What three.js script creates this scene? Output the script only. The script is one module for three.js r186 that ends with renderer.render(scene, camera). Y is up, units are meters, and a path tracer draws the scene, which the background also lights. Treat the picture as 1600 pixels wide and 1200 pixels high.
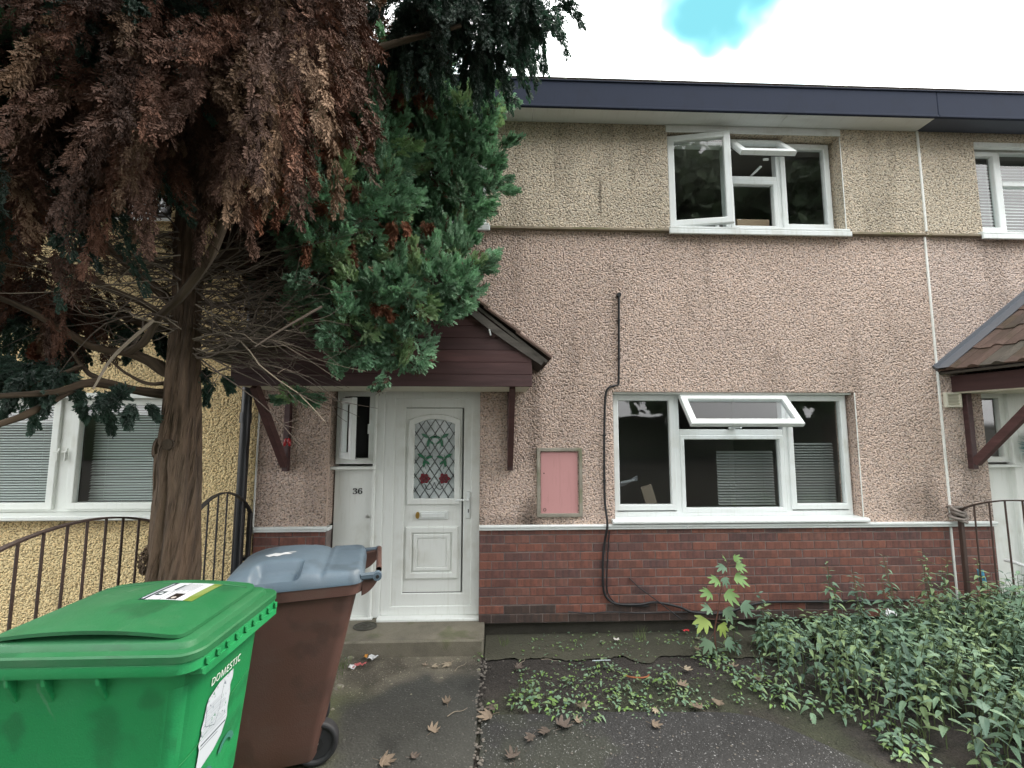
import * as THREE from 'three';
import { mergeGeometries, mergeVertices, toCreasedNormals } from 'three/addons/utils/BufferGeometryUtils.js';
import { FontLoader } from 'three/addons/loaders/FontLoader.js';
import { TextGeometry } from 'three/addons/geometries/TextGeometry.js';

// ---------------------------------------------------------------- camera, sky, sun, exposure
const scene = new THREE.Scene();
const camera = new THREE.PerspectiveCamera(84.547, 4 / 3, 0.05, 400);
camera.position.set(0, 1.85, 3.8526);
camera.rotation.order = 'YXZ';
camera.rotation.set(0.093494, -0.03564, 0.000547);
camera.updateMatrixWorld(); camera.updateProjectionMatrix();
scene.add(camera);
const renderer = new THREE.WebGLRenderer({ antialias: true });
renderer.toneMapping = THREE.LinearToneMapping;
renderer.toneMappingExposure = 2.6;
renderer.shadowMap.enabled = true;

let seed = 1234567;
const rnd = () => { seed = (seed * 1664525 + 1013904223) >>> 0; return seed / 4294967296; };
const rr = (a, b) => a + (b - a) * rnd();
const R = (d) => d * Math.PI / 180;
const clamp = (x, a = 0, b = 1) => Math.max(a, Math.min(b, x));
const mix = (a, b, t) => a + (b - a) * t;
const sst = (a, b, x) => { const t = clamp((x - a) / (b - a)); return t * t * (3 - 2 * t); };
const hash = (x, y, s = 0) => { let h = (x * 374761393 + y * 668265263 + s * 974634777) | 0; h = Math.imul(h ^ (h >>> 13), 1274126177); h ^= h >>> 16; return (h >>> 0) / 4294967296; };
// value noise, tiling with period p
function vn(x, y, p = 1e6, s = 0) {
  const xi = Math.floor(x), yi = Math.floor(y), fx = x - xi, fy = y - yi;
  const px = p.length ? p[0] : p, py = p.length ? p[1] : p, m = (v, q) => ((v % q) + q) % q;
  const u = fx * fx * (3 - 2 * fx), v = fy * fy * (3 - 2 * fy);
  const a = hash(m(xi, px), m(yi, py), s), b = hash(m(xi + 1, px), m(yi, py), s), c = hash(m(xi, px), m(yi + 1, py), s), d = hash(m(xi + 1, px), m(yi + 1, py), s);
  return mix(mix(a, b, u), mix(c, d, u), v);
}
function fbm(x, y, o = 4, p = 1e6, s = 0) { let a = 0, n = 0, k = 1; for (let i = 0; i < o; i++) { a += k * vn(x, y, p, s + i); n += k; k *= 0.5; x *= 2; y *= 2; p = p.length ? [p[0] * 2, p[1] * 2] : p * 2; } return a / n; }

// overcast sky with bright thin cloud and a few blue gaps
const SUN = new THREE.Vector3(0.62, 0.76, -0.16).normalize();
{
  const W = 1024, H = 512, d = new Float32Array(W * H * 4);
  const gap = new THREE.Vector3(0.562, 1.05, -0.89).normalize();
  for (let j = 0; j < H; j++) for (let i = 0; i < W; i++) {
    const th = (i / W - 0.5) * 2 * Math.PI, ph = (j / H - 0.5) * Math.PI;
    const x = Math.cos(ph) * Math.cos(th), z = Math.cos(ph) * Math.sin(th), y = Math.sin(ph);
    let r, g, b;
    const q = 2.2 / (Math.max(y, 0) + 0.28);
    const n = fbm(x * q + 20, z * q + 31, 6, 1e6, 5);
    const gd = Math.max(0, x * gap.x + y * gap.y + z * gap.z);
    const gapN = fbm(x * 9 + 40, z * 9 + y * 7 + 11, 4, 1e6, 9);
    let blue = sst(0.64, 0.78, n) * 0.7 * sst(0.05, 0.3, y);
    blue = Math.max(blue * sst(0.999, 0.97, gd), 0.97 * sst(0.9885, 0.9995, gd + (gapN - 0.5) * 0.014 + (fbm(x * 30, z * 30 + y * 22, 4, 1e6, 10) - 0.5) * 0.008));
    const sd = Math.max(0, x * SUN.x + y * SUN.y + z * SUN.z);
    const lum = 1.62 + 0.5 * (n - 0.5) + 1.0 * Math.pow(sd, 8) + 0.15 * y;
    const gm = (k) => Math.pow(lum, 1 - blue) * Math.pow(k, blue); r = gm(0.10); g = gm(0.30); b = gm(0.345);
    if (y < 0) { const t = sst(0, -0.06, y); r = mix(r, 0.10, t); g = mix(g, 0.10, t); b = mix(b, 0.09, t); }
    const k = (j * W + i) * 4; d[k] = r; d[k + 1] = g; d[k + 2] = b; d[k + 3] = 1;
  }
  const t = new THREE.DataTexture(d, W, H, THREE.RGBAFormat, THREE.FloatType);
  t.mapping = THREE.EquirectangularReflectionMapping; t.magFilter = THREE.LinearFilter; t.minFilter = THREE.LinearFilter; t.needsUpdate = true;
  t.name = 'sky';
  scene.background = t; scene.environment = t;
}
const sun = new THREE.DirectionalLight(0xfff1dc, 1.5);
sun.position.copy(SUN).multiplyScalar(30); sun.castShadow = true; sun.shadow.radius = 24;
Object.assign(sun.shadow.camera, { left: -12, right: 12, top: 12, bottom: -12, near: 1, far: 70 });
sun.shadow.mapSize.set(2048, 2048);
scene.add(sun, sun.target);

// ---------------------------------------------------------------- helpers: objects
const used = {};
function numbered(n) { if (!(n in used)) { used[n] = 0; return n; } used[n]++; return n + '_' + String(used[n]).padStart(3, '0'); }
function tag(o, label, category, group) { o.userData.label = label; o.userData.category = category; if (group) o.userData.group = group; return o; }
function thing(name, label, category, pos = [0, 0, 0], group) { const o = new THREE.Group(); o.name = numbered(name); o.position.set(...pos); scene.add(o); return tag(o, label, category, group); }
function obj(name, geo, mat, parent = scene) {
  const m = new THREE.Mesh(Array.isArray(geo) ? merge(geo) : geo, mat);
  m.name = parent === scene ? numbered(name) : name; m.castShadow = m.receiveShadow = true; parent.add(m); return m;
}
function struct(name, geo, mat) { const m = obj(name, geo, mat); m.userData.kind = 'structure'; return m; }
function solo(name, geo, mat, label, category, group) { return tag(obj(name, geo, mat), label, category, group); }
function lab(o, l) { o.userData.label = l; return o; }
function stuff(o) { o.userData.kind = 'stuff'; return o; }

// ---------------------------------------------------------------- helpers: geometry
function plain(g) {
  const h = g.index ? g.toNonIndexed() : g;
  if (!h.attributes.normal) h.computeVertexNormals();
  if (!h.attributes.uv) h.setAttribute('uv', new THREE.BufferAttribute(new Float32Array(h.attributes.position.count * 2), 2));
  for (const k of Object.keys(h.attributes)) if (!['position', 'normal', 'uv', 'color'].includes(k)) h.deleteAttribute(k);
  h.clearGroups(); return h;
}
function merge(list) {
  const l = list.flat().filter(Boolean).map(plain); const anyC = l.some((g) => g.attributes.color);
  for (const g of l) if (anyC && !g.attributes.color) { const c = new Float32Array(g.attributes.position.count * 3).fill(1); g.setAttribute('color', new THREE.BufferAttribute(c, 3)); }
  return mergeGeometries(l);
}
// uv in metres from the dominant axis of each triangle
function tri(g, s = 1, ou = 0, ov = 0, swap = false) {
  g = plain(g); const p = g.attributes.position, n = g.attributes.normal, uv = g.attributes.uv;
  for (let i = 0; i < p.count; i += 3) {
    let nx = 0, ny = 0, nz = 0;
    for (let k = 0; k < 3; k++) { nx += Math.abs(n.getX(i + k)); ny += Math.abs(n.getY(i + k)); nz += Math.abs(n.getZ(i + k)); }
    for (let k = 0; k < 3; k++) {
      const x = p.getX(i + k), y = p.getY(i + k), z = p.getZ(i + k);
      let u, v;
      if (nz >= nx && nz >= ny) { u = x; v = y; } else if (nx >= ny) { u = z; v = y; } else { u = x; v = z; }
      if (swap) { const t = u; u = v; v = t; }
      uv.setXY(i + k, u * s + ou, v * s + ov);
    }
  }
  return g;
}
// box with chamfered long edges (front face towards +z), 28 triangles
function cbox(w, h, d, x = 0, y = 0, z = 0, c = 0.004) {
  c = Math.min(c, w / 3, h / 3, d / 3);
  const s = new THREE.Shape(); const a = w / 2 - c, b = h / 2 - c;
  s.moveTo(-a, -b); s.lineTo(a, -b); s.lineTo(a, b); s.lineTo(-a, b); s.closePath();
  const g = new THREE.ExtrudeGeometry(s, { depth: d - 2 * c, bevelEnabled: true, bevelThickness: c, bevelSize: c, bevelSegments: 1, curveSegments: 1 });
  g.translate(x, y, z - d / 2 + c); return tri(g);
}
const box = (w, h, d, x = 0, y = 0, z = 0) => tri(new THREE.BoxGeometry(w, h, d).translate(x, y, z));
// rectangular frame x0..x1, y0..y1, bar width b, from z0 to z1, chamfered
function rectFrame(x0, x1, y0, y1, b, z0, z1, c = 0.006) {
  const s = new THREE.Shape(); s.moveTo(x0 + c, y0 + c); s.lineTo(x1 - c, y0 + c); s.lineTo(x1 - c, y1 - c); s.lineTo(x0 + c, y1 - c); s.closePath();
  const bb = Array.isArray(b) ? b : [b, b, b, b]; // left right bottom top
  const h = new THREE.Path(); h.moveTo(x0 + bb[0], y0 + bb[2]); h.lineTo(x0 + bb[0], y1 - bb[3]); h.lineTo(x1 - bb[1], y1 - bb[3]); h.lineTo(x1 - bb[1], y0 + bb[2]); h.closePath();
  s.holes.push(h);
  const g = new THREE.ExtrudeGeometry(s, { depth: z1 - z0 - 2 * c, bevelEnabled: true, bevelThickness: c, bevelSize: c, bevelSegments: 2, curveSegments: 1 });
  g.translate(0, 0, z0 + c); return tri(g);
}
const V = (a) => new THREE.Vector3(...a);
function tube(pts, r, n = 24, rad = 8, tension = 0.5) { return plain(new THREE.TubeGeometry(new THREE.CatmullRomCurve3(pts.map(V), false, 'catmullrom', tension), n, r, rad)); }
// tapered tube through points with radii; bump(angle, t) scales the radius
function taper(pts, radii, n = 20, rad = 8, bump) {
  const c = new THREE.CatmullRomCurve3(pts.map((p) => (p.isVector3 ? p : V(p))));
  const fr = c.computeFrenetFrames(n, false); const P = [], N = [], U = [], I = []; const L = c.getLength();
  for (let i = 0; i <= n; i++) {
    const t = i / n, o = c.getPointAt(t); const k = t * (radii.length - 1), a = Math.floor(Math.min(k, radii.length - 2)); const r0 = mix(radii[a], radii[a + 1], k - a);
    for (let j = 0; j <= rad; j++) {
      const th = j / rad * 2 * Math.PI; const nn = fr.normals[i].clone().multiplyScalar(Math.cos(th)).addScaledVector(fr.binormals[i], Math.sin(th));
      const r = r0 * (bump ? bump(th, t) : 1); P.push(o.x + nn.x * r, o.y + nn.y * r, o.z + nn.z * r); N.push(nn.x, nn.y, nn.z); U.push(j / rad * 2 * Math.PI * r0, t * L);
    }
  }
  for (let i = 0; i < n; i++) for (let j = 0; j < rad; j++) { const a = i * (rad + 1) + j, b = a + rad + 1; I.push(a, a + 1, b, b, a + 1, b + 1); }
  const g = new THREE.BufferGeometry(); g.setAttribute('position', new THREE.Float32BufferAttribute(P, 3)); g.setAttribute('normal', new THREE.Float32BufferAttribute(N, 3)); g.setAttribute('uv', new THREE.Float32BufferAttribute(U, 2)); g.setIndex(I);
  if (bump) g.computeVertexNormals();
  return g;
}
// loft through rounded rectangles {y, cx, cz, hx, hz, r}; caps optional
function loft(secs, { n = 6, bottom = true, top = true, crease = 0.6 } = {}) {
  const ring = (s) => { const o = []; const r = Math.min(s.r, s.hx - 1e-4, s.hz - 1e-4);
    for (const [sx, sz, a0] of [[1, 1, 0], [-1, 1, 90], [-1, -1, 180], [1, -1, 270]]) for (let k = 0; k <= n; k++) { const a = R(a0 + 90 * k / n); o.push([s.cx + sx * (s.hx - r) + r * Math.cos(a), s.y + (s.tilt ? s.tilt * (sx * (s.hx - r) + r * Math.cos(a)) : 0), s.cz + sz * (s.hz - r) + r * Math.sin(a)]); }
    return o; };
  const rs = secs.map(ring), m = rs[0].length, T = [];
  const q = (a, b, c) => T.push(...a, ...b, ...c);
  for (let i = 0; i + 1 < rs.length; i++) for (let j = 0; j < m; j++) { const k = (j + 1) % m; q(rs[i][j], rs[i + 1][j], rs[i][k]); q(rs[i][k], rs[i + 1][j], rs[i + 1][k]); }
  const cap = (r, s, up) => { const c = [s.cx, r.reduce((a, b) => a + b[1], 0) / m, s.cz]; for (let j = 0; j < m; j++) { const k = (j + 1) % m; up ? q(r[j], c, r[k]) : q(r[k], c, r[j]); } };
  if (bottom) cap(rs[0], secs[0], false); if (top) cap(rs[rs.length - 1], secs[secs.length - 1], true);
  let g = new THREE.BufferGeometry(); g.setAttribute('position', new THREE.Float32BufferAttribute(T, 3)); g.computeVertexNormals();
  g = toCreasedNormals(g, crease); return tri(g);
}
// a point on the plane z = const seen through a pixel of the 1600 x 1200 photograph
function at(u, v, z) { const p = new THREE.Vector3(u / 800 - 1, 1 - v / 600, 0.5).unproject(camera).sub(camera.position); const t = (z - camera.position.z) / p.z; return camera.position.clone().addScaledVector(p, t); }
const atA = (u, v, z) => at(u, v, z).toArray();

// ---------------------------------------------------------------- helpers: textures
const enc = (v) => Math.round(255 * Math.pow(clamp(v), 1 / 2.2));
function tex(W, H, fn, { lin = false, rep } = {}) {
  const d = new Uint8Array(W * H * 4);
  for (let j = 0; j < H; j++) for (let i = 0; i < W; i++) {
    const c = fn(i / W, j / H, i, j), k = (j * W + i) * 4;
    if (lin) { d[k] = d[k + 1] = d[k + 2] = Math.round(255 * clamp(c)); } else { d[k] = enc(c[0]); d[k + 1] = enc(c[1]); d[k + 2] = enc(c[2]); }
    d[k + 3] = 255;
  }
  const t = new THREE.DataTexture(d, W, H, THREE.RGBAFormat); t.wrapS = t.wrapT = THREE.RepeatWrapping; t.magFilter = THREE.LinearFilter; t.minFilter = THREE.LinearMipmapLinearFilter; t.generateMipmaps = true;
  if (!lin) t.colorSpace = THREE.SRGBColorSpace; if (rep) t.repeat.set(rep, rep); t.needsUpdate = true; return t;
}
const M = {};
const std = (o) => new THREE.MeshStandardMaterial({ roughness: 0.8, ...o });
const col = (r, g, b) => new THREE.Color().setRGB(r, g, b);

// pebbledash: 2048 px over 2.56 m
const PEB = 2.56;
{
  const W = 2048, C = 190, CX = 152, hB = new Float32Array(W * W), cB = new Float32Array(W * W), idx = new Float32Array(W * W);
  const px = W / C;
  for (let j = 0; j < W; j++) for (let i = 0; i < W; i++) {
    const wx = i / px * 0.8 + 0.55 * (vn(i / 14, j / 14, Math.round(W / 14), 3) - 0.5), wy = j / px * 1.0 + 0.55 * (vn(i / 14, j / 14, Math.round(W / 14), 4) - 0.5);
    const ci = Math.floor(wx), cj = Math.floor(wy); let h = 0, id = 0;
    for (let b = -1; b <= 1; b++) for (let a = -1; a <= 1; a++) {
      const gx = ((ci + a) % CX + CX) % CX, gy = ((cj + b) % C + C) % C;
      const ex = ci + a + 0.1 + 0.8 * hash(gx, gy, 1), ey = cj + b + 0.1 + 0.8 * hash(gx, gy, 2);
      const an = hash(gx, gy, 3) * 3.14, ca = Math.cos(an), sa = Math.sin(an), dx = wx - ex, dy = wy - ey;
      const u = (dx * ca + dy * sa) / 0.86, v = (-dx * sa + dy * ca) / 0.52, r2 = u * u + v * v;
      const hh = (0.35 + 0.65 * hash(gx, gy, 4)) * Math.max(0, 1 - r2);
      if (hh > h) { h = hh; id = hash(gx, gy, 5); }
    }
    const k = j * W + i; hB[k] = Math.min(1, Math.pow(h, 0.62)); idx[k] = id;
  }
  M.pebH = tex(W, W, (u, v, i, j) => hB[j * W + i] * 0.9 + 0.1 * vn(i / 3, j / 3, Math.floor(W / 3), 7), { lin: true });
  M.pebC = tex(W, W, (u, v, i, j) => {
    const h = hB[j * W + i], id = idx[j * W + i]; const a = mix(0.50, 1, sst(0.02, 0.55, h)) * (0.84 + 0.32 * id) * (0.9 + 0.2 * vn(i / 5, j / 5, Math.floor(W / 5), 8));  // gaps between pebbles painted darker, standing in for their self-shadow and dirt
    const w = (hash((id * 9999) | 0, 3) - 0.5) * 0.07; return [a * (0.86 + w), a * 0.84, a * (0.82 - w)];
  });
  M.pebAt = (x, y) => hB[(((Math.floor(y / PEB * W) % W) + W) % W) * W + (((Math.floor(x / PEB * W) % W) + W) % W)];
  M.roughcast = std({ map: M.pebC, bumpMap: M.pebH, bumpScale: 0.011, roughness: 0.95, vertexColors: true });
}
// grime for white plastic
{
  const c = tex(1024, 1024, (u, v, i, j) => { const n = fbm(u * 6, v * 6, 5, [6, 6], 11), s = fbm(u * 60, v * 6, 3, [60, 6], 12); const d = sst(0.52, 0.8, n) * 0.10 + sst(0.55, 0.85, s) * 0.06; const sp = vn(i / 4, j / 4, 256, 14) > 0.955 ? 0.22 : 0; return [1 - d - sp, 1 - d * 1.08 - sp, 1 - d * 1.3 - sp]; });
  M.grime = c;
  M.upvc = std({ color: col(0.74, 0.77, 0.76), map: c, roughness: 0.34 });
  M.upvcDull = std({ color: col(0.79, 0.81, 0.78), map: c, roughness: 0.42 });
  M.paintWood = std({ color: col(0.72, 0.74, 0.70), map: c, roughness: 0.55, bumpMap: M.pebH, bumpScale: 0.0008 });
  M.soffit = std({ color: col(0.68, 0.69, 0.68), map: c, roughness: 0.6 });
  M.cream = std({ color: col(0.66, 0.63, 0.52), map: c, roughness: 0.6 });
}
// wood
{
  const g = tex(512, 512, (u, v, i, j) => { const f = fbm(u * 3, v * 40, 5, [3, 40], 21) ; const k = 0.65 + 0.7 * f; const w = sst(0.62, 0.8, fbm(u * 4, v * 24, 4, [4, 24], 22)) * 0.35; return [k + w, k + w, k + w].map((x) => x * 0.75); });
  const b = tex(512, 512, (u, v) => fbm(u * 3, v * 48, 5, [3, 48], 23), { lin: true });
  M.woodTex = g; M.woodBump = b;
  M.board = [0, 1, 2].map((k) => std({ color: col(0.085 + 0.014 * k, 0.040 + 0.005 * k, 0.040 + 0.004 * k), map: g, bumpMap: b, bumpScale: 0.002, roughness: 0.62 }));
  M.boardOld = std({ color: col(0.13, 0.115, 0.10), map: g, bumpMap: b, bumpScale: 0.003, roughness: 0.9 });
}
M.fascia = std({ color: col(0.011, 0.018, 0.042), map: M.grime, roughness: 0.85 });  // near-black board paint, with the blue of lens flare put into the colour
M.darkSoffit = std({ color: col(0.07, 0.08, 0.11), map: M.grime, roughness: 0.6 });
// brick
{
  const b = tex(512, 512, (u, v, i, j) => 0.6 * fbm(u * 40, v * 40, 4, [40, 40], 31) + 0.4 * vn(i / 2, j / 2, 256, 33), { lin: true });
  const c = tex(512, 512, (u, v, i, j) => { const n = fbm(u * 12, v * 12, 5, [12, 12], 34), s = fbm(u * 20, v * 5, 3, [20, 5], 36), p = vn(i / 2, j / 2, 256, 35); const k = 0.62 + 0.5 * n + 0.16 * (p - 0.5); const d = sst(0.5, 0.75, s); return [k, k * mix(1, 1.12, d), k * mix(1, 1.2, d)].map((x) => x * mix(1, 0.72, d)); });
  M.brick = [[0.225, 0.088, 0.064], [0.205, 0.082, 0.063], [0.245, 0.094, 0.066], [0.182, 0.077, 0.063], [0.222, 0.098, 0.075], [0.148, 0.072, 0.063]].map((k) => std({ color: col(...k), map: c, bumpMap: b, bumpScale: 0.0025, roughness: 0.78 }));
  M.brickDirty = [[0.095, 0.055, 0.045], [0.110, 0.062, 0.048], [0.085, 0.055, 0.046], ].map((k) => std({ color: col(...k), map: c, bumpMap: b, bumpScale: 0.0025, roughness: 0.85 })); M.brickDirty.push(...M.brick.slice(0, 3));
  M.mortar = std({ color: col(0.23, 0.185, 0.17), map: c, bumpMap: b, bumpScale: 0.004, roughness: 0.95 });
}
// concrete and bark
{
  const cc = tex(1024, 1024, (u, v, i, j) => { const n = fbm(u * 8, v * 8, 6, [8, 8], 41), p = vn(i / 2, j / 2, 512, 42), q = vn(i / 5, j / 5, 204, 45); const k = 0.55 + 0.55 * n + 0.3 * (p - 0.5); const sp = q > 0.93 ? 0.35 : 0; const mo = sst(0.52, 0.72, fbm(u * 5, v * 5, 4, [5, 5], 43)); return [(k + sp) * mix(1, 0.72, mo), (k + sp) * mix(0.97, 0.76, mo), (k + sp) * mix(0.9, 0.55, mo)].map((x) => x * 0.8); });
  const cb = tex(1024, 1024, (u, v, i, j) => 0.5 * fbm(u * 60, v * 60, 4, [60, 60], 44) + 0.5 * vn(i / 3, j / 3, 341, 46), { lin: true });
  M.concTex = cc; M.concBump = cb;
  M.concrete = std({ color: col(0.27, 0.25, 0.205), map: cc, bumpMap: cb, bumpScale: 0.004, roughness: 0.92 });
  M.footing = std({ color: col(0.075, 0.07, 0.06), map: cc, bumpMap: cb, bumpScale: 0.006, roughness: 0.95 });
  const bb = tex(1024, 1024, (u, v, i, j) => { const w = 0.6 * fbm(u * 8, v * 3, 3, [8, 3], 54); const a = fbm(u * 16 + w * 1.5, v * 2, 5, [16, 2], 51); const ridge = 1 - Math.abs(2 * a - 1); return clamp(0.65 * Math.pow(ridge, 1.5) + 0.35 * fbm(u * 64, v * 12, 3, [64, 12], 52)); }, { lin: true });
  const bc = tex(1024, 1024, (u, v, i, j) => { const w = 0.6 * fbm(u * 8, v * 3, 3, [8, 3], 54); const a = fbm(u * 16 + w * 1.5, v * 2, 5, [16, 2], 51); const ridge = Math.pow(1 - Math.abs(2 * a - 1), 1.5); const k = 0.4 + 0.75 * ridge + 0.3 * (fbm(u * 64, v * 16, 3, [64, 16], 53) - 0.5); const m = fbm(u * 5, v * 5, 3, [5, 5], 55); return [k, k * mix(0.88, 0.98, m), k * mix(0.72, 0.9, m)].map((x) => x * 0.85); });
  bb.repeat.set(2.6, 1.2); bc.repeat.set(2.6, 1.2);
  M.bark = std({ color: col(0.150, 0.108, 0.082), map: bc, bumpMap: bb, bumpScale: 0.03, roughness: 0.95 });
  M.barkBranch = std({ color: col(0.105, 0.080, 0.060), map: bc, bumpMap: bb, bumpScale: 0.004, roughness: 0.95 });
  M.twig = std({ color: col(0.125, 0.098, 0.078), roughness: 0.95 });
  M.twigPale = std({ color: col(0.24, 0.20, 0.15), roughness: 0.9 });
}
M.glass = new THREE.MeshPhysicalMaterial({ color: col(0.93, 0.97, 0.96), roughness: 0.02, transmission: 1, thickness: 0, ior: 1.7 });
M.glassVent = new THREE.MeshPhysicalMaterial({ color: col(0.90, 0.94, 0.96), roughness: 0.03, transmission: 1, thickness: 0, ior: 1.36 });
M.dark = std({ color: col(0.012, 0.012, 0.013), roughness: 0.6 });
M.rubber = std({ color: col(0.018, 0.018, 0.02), roughness: 0.65 });
M.iron = std({ color: col(0.030, 0.026, 0.026), roughness: 0.55, bumpMap: M.concBump, bumpScale: 0.001 });
M.ironBrown = std({ color: col(0.060, 0.034, 0.026), roughness: 0.6, bumpMap: M.concBump, bumpScale: 0.001 });
M.room = std({ color: col(0.26, 0.25, 0.23), roughness: 0.9 });
M.slat = std({ color: col(0.62, 0.65, 0.63), roughness: 0.5, side: THREE.DoubleSide });
M.slatDark = std({ color: col(0.24, 0.25, 0.24), roughness: 0.5, side: THREE.DoubleSide });

// ================================================================ the walls
// front grid of a wall with openings; reveals, back and border included; vertex colours from fn(x, y)
function wallGrid(x0, x1, y0, y1, z, th, holes, fn, step = 0.07, relief = 0) {
  const cuts = (a, b, ks) => { const s = [...new Set([a, b, ...ks.filter((k) => k > a + 1e-6 && k < b - 1e-6)])].sort((p, q) => p - q), o = [];
    for (let i = 0; i + 1 < s.length; i++) { const n = Math.max(1, Math.round((s[i + 1] - s[i]) / step)); for (let k = 0; k < n; k++) o.push(s[i] + (s[i + 1] - s[i]) * k / n); } o.push(b); return o; };
  const xs = cuts(x0, x1, holes.flatMap((h) => [h[0], h[1]])), ys = cuts(y0, y1, holes.flatMap((h) => [h[2], h[3]]));
  const P = [], N = [], U = [], C = [];
  const quad = (a, b, c, d, n, uvs) => { const cs = [a, b, c, d].map((p) => fn(p[0], p[1])); for (const k of [0, 1, 2, 0, 2, 3]) { P.push(...[a, b, c, d][k]); N.push(...n); U.push(uvs[k][0] / PEB, uvs[k][1] / PEB); C.push(...cs[k]); } };
  const inside = (x, y) => holes.some((h) => x > h[0] && x < h[1] && y > h[2] && y < h[3]);
  for (let i = 0; i + 1 < xs.length; i++) for (let j = 0; j + 1 < ys.length; j++) {
    const a = xs[i], b = xs[i + 1], c = ys[j], d = ys[j + 1]; if (inside((a + b) / 2, (c + d) / 2)) continue;
if (!relief) quad([a, c, z], [b, c, z], [b, d, z], [a, d, z], [0, 0, 1], [[a, c], [b, c], [b, d], [a, d]]);
    const q = z - th, open = (x, y) => x < x0 || x > x1 || y < y0 || y > y1 || inside(x, y), e = 1e-3;
    quad([b, c, q], [a, c, q], [a, d, q], [b, d, q], [0, 0, -1], [[b, c], [a, c], [a, d], [b, d]]);
    if (open(b + e, (c + d) / 2)) quad([b, c, z], [b, c, q], [b, d, q], [b, d, z], [1, 0, 0], [[z, c], [q, c], [q, d], [z, d]]);
    if (open(a - e, (c + d) / 2)) quad([a, c, q], [a, c, z], [a, d, z], [a, d, q], [-1, 0, 0], [[q, c], [z, c], [z, d], [q, d]]);
    if (open((a + b) / 2, d + e)) quad([a, d, z], [b, d, z], [b, d, q], [a, d, q], [0, 1, 0], [[a, z], [b, z], [b, q], [a, q]]);
    if (open((a + b) / 2, c - e)) quad([a, c, q], [b, c, q], [b, c, z], [a, c, z], [0, -1, 0], [[a, q], [b, q], [b, z], [a, z]]);
  }
  const g = new THREE.BufferGeometry(); g.setAttribute('position', new THREE.Float32BufferAttribute(P, 3)); g.setAttribute('normal', new THREE.Float32BufferAttribute(N, 3)); g.setAttribute('uv', new THREE.Float32BufferAttribute(U, 2)); g.setAttribute('color', new THREE.Float32BufferAttribute(C, 3));
  if (!relief) return g;
  // the pebbles stand proud: a fine front sheet, level at its edges
  const fine = (arr) => { const o = []; for (let i = 0; i + 1 < arr.length; i++) { const n = Math.max(1, Math.round((arr[i + 1] - arr[i]) / 0.0085)); for (let k = 0; k < n; k++) o.push(arr[i] + (arr[i + 1] - arr[i]) * k / n); } o.push(arr[arr.length - 1]); return o; };
  const fx = fine(xs), fy = fine(ys), nx = fx.length, ny = fy.length, FP = new Float32Array(nx * ny * 3), FU = new Float32Array(nx * ny * 2), FC = new Float32Array(nx * ny * 3), FI = [];
  const solid = new Uint8Array((nx - 1) * (ny - 1)); for (let j = 0; j < ny - 1; j++) for (let i = 0; i < nx - 1; i++) solid[j * (nx - 1) + i] = inside((fx[i] + fx[i + 1]) / 2, (fy[j] + fy[j + 1]) / 2) ? 0 : 1;
  const sAt = (i, j) => i >= 0 && j >= 0 && i < nx - 1 && j < ny - 1 && solid[j * (nx - 1) + i];
  for (let j = 0; j < ny; j++) for (let i = 0; i < nx; i++) { const k = j * nx + i, inn = sAt(i, j) && sAt(i - 1, j) && sAt(i, j - 1) && sAt(i - 1, j - 1); const jx = inn ? 0.0022 * (hash(i, j, 3) - 0.5) : 0, jy = inn ? 0.0022 * (hash(i, j, 4) - 0.5) : 0; FP[k * 3] = fx[i] + jx; FP[k * 3 + 1] = fy[j] + jy; FP[k * 3 + 2] = z + (inn ? relief * (M.pebAt(fx[i], fy[j]) - 0.25) : 0); FU[k * 2] = fx[i] / PEB; FU[k * 2 + 1] = fy[j] / PEB; FC.set(fn(fx[i], fy[j]), k * 3); }
  for (let j = 0; j < ny - 1; j++) for (let i = 0; i < nx - 1; i++) if (sAt(i, j)) { const a = j * nx + i, b = a + 1, c = a + nx, d = c + 1; if ((i + j) % 2) FI.push(a, b, d, a, d, c); else FI.push(a, b, c, b, d, c); }
  const f = new THREE.BufferGeometry(); f.setAttribute('position', new THREE.BufferAttribute(FP, 3)); f.setAttribute('uv', new THREE.BufferAttribute(FU, 2)); f.setAttribute('color', new THREE.BufferAttribute(FC, 3)); f.setIndex(FI); f.computeVertexNormals();
  const n0 = g.attributes.position.count; g.setIndex([...Array(n0).keys()]); return mergeGeometries([g, f]);
}
// weathering of the render: broad blotches, grime in streaks with their own shape
function weather(base, x, y, marks = []) {
  let k = 0.84 + 0.32 * fbm(x * 1.3 + 7, y * 1.3 + 3, 4, 1e6, 61), d = 0;
  d += 0.16 * sst(0.56, 0.75, fbm(x * 5 + 3, y * 0.9, 3, 1e6, 62));
  for (const [mx, my, rx, ry, s] of marks) { const q = Math.hypot((x - mx) / rx, (y - my) / ry) + 0.5 * (fbm(x * 9, y * 9, 3, 1e6, 63) - 0.5); d += s * sst(1, 0.2, q); }
  k *= 1 - Math.min(0.75, d); return [base[0] * k, base[1] * k * (1 - 0.02 * d), base[2] * k * (1 - 0.06 * d)];
}
const PINK = [0.72, 0.565, 0.485], BUFF = [0.69, 0.60, 0.475], OCHRE = [0.95, 0.745, 0.41], TH = 0.24, RL = 0.0066;
const marks36 = [[0.34, 1.8, 0.10, 0.62, 0.3], [0.30, 1.05, 0.16, 0.22, 0.6], [0.15, 0.97, 0.6, 0.10, 0.35], [2.2, 0.98, 1.4, 0.06, 0.3], [3.9, 1.1, 0.35, 0.35, 0.3], [0.0, 2.05, 0.3, 0.25, 0.15], [0.15, 4.1, 0.03, 0.5, 0.3]];
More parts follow.
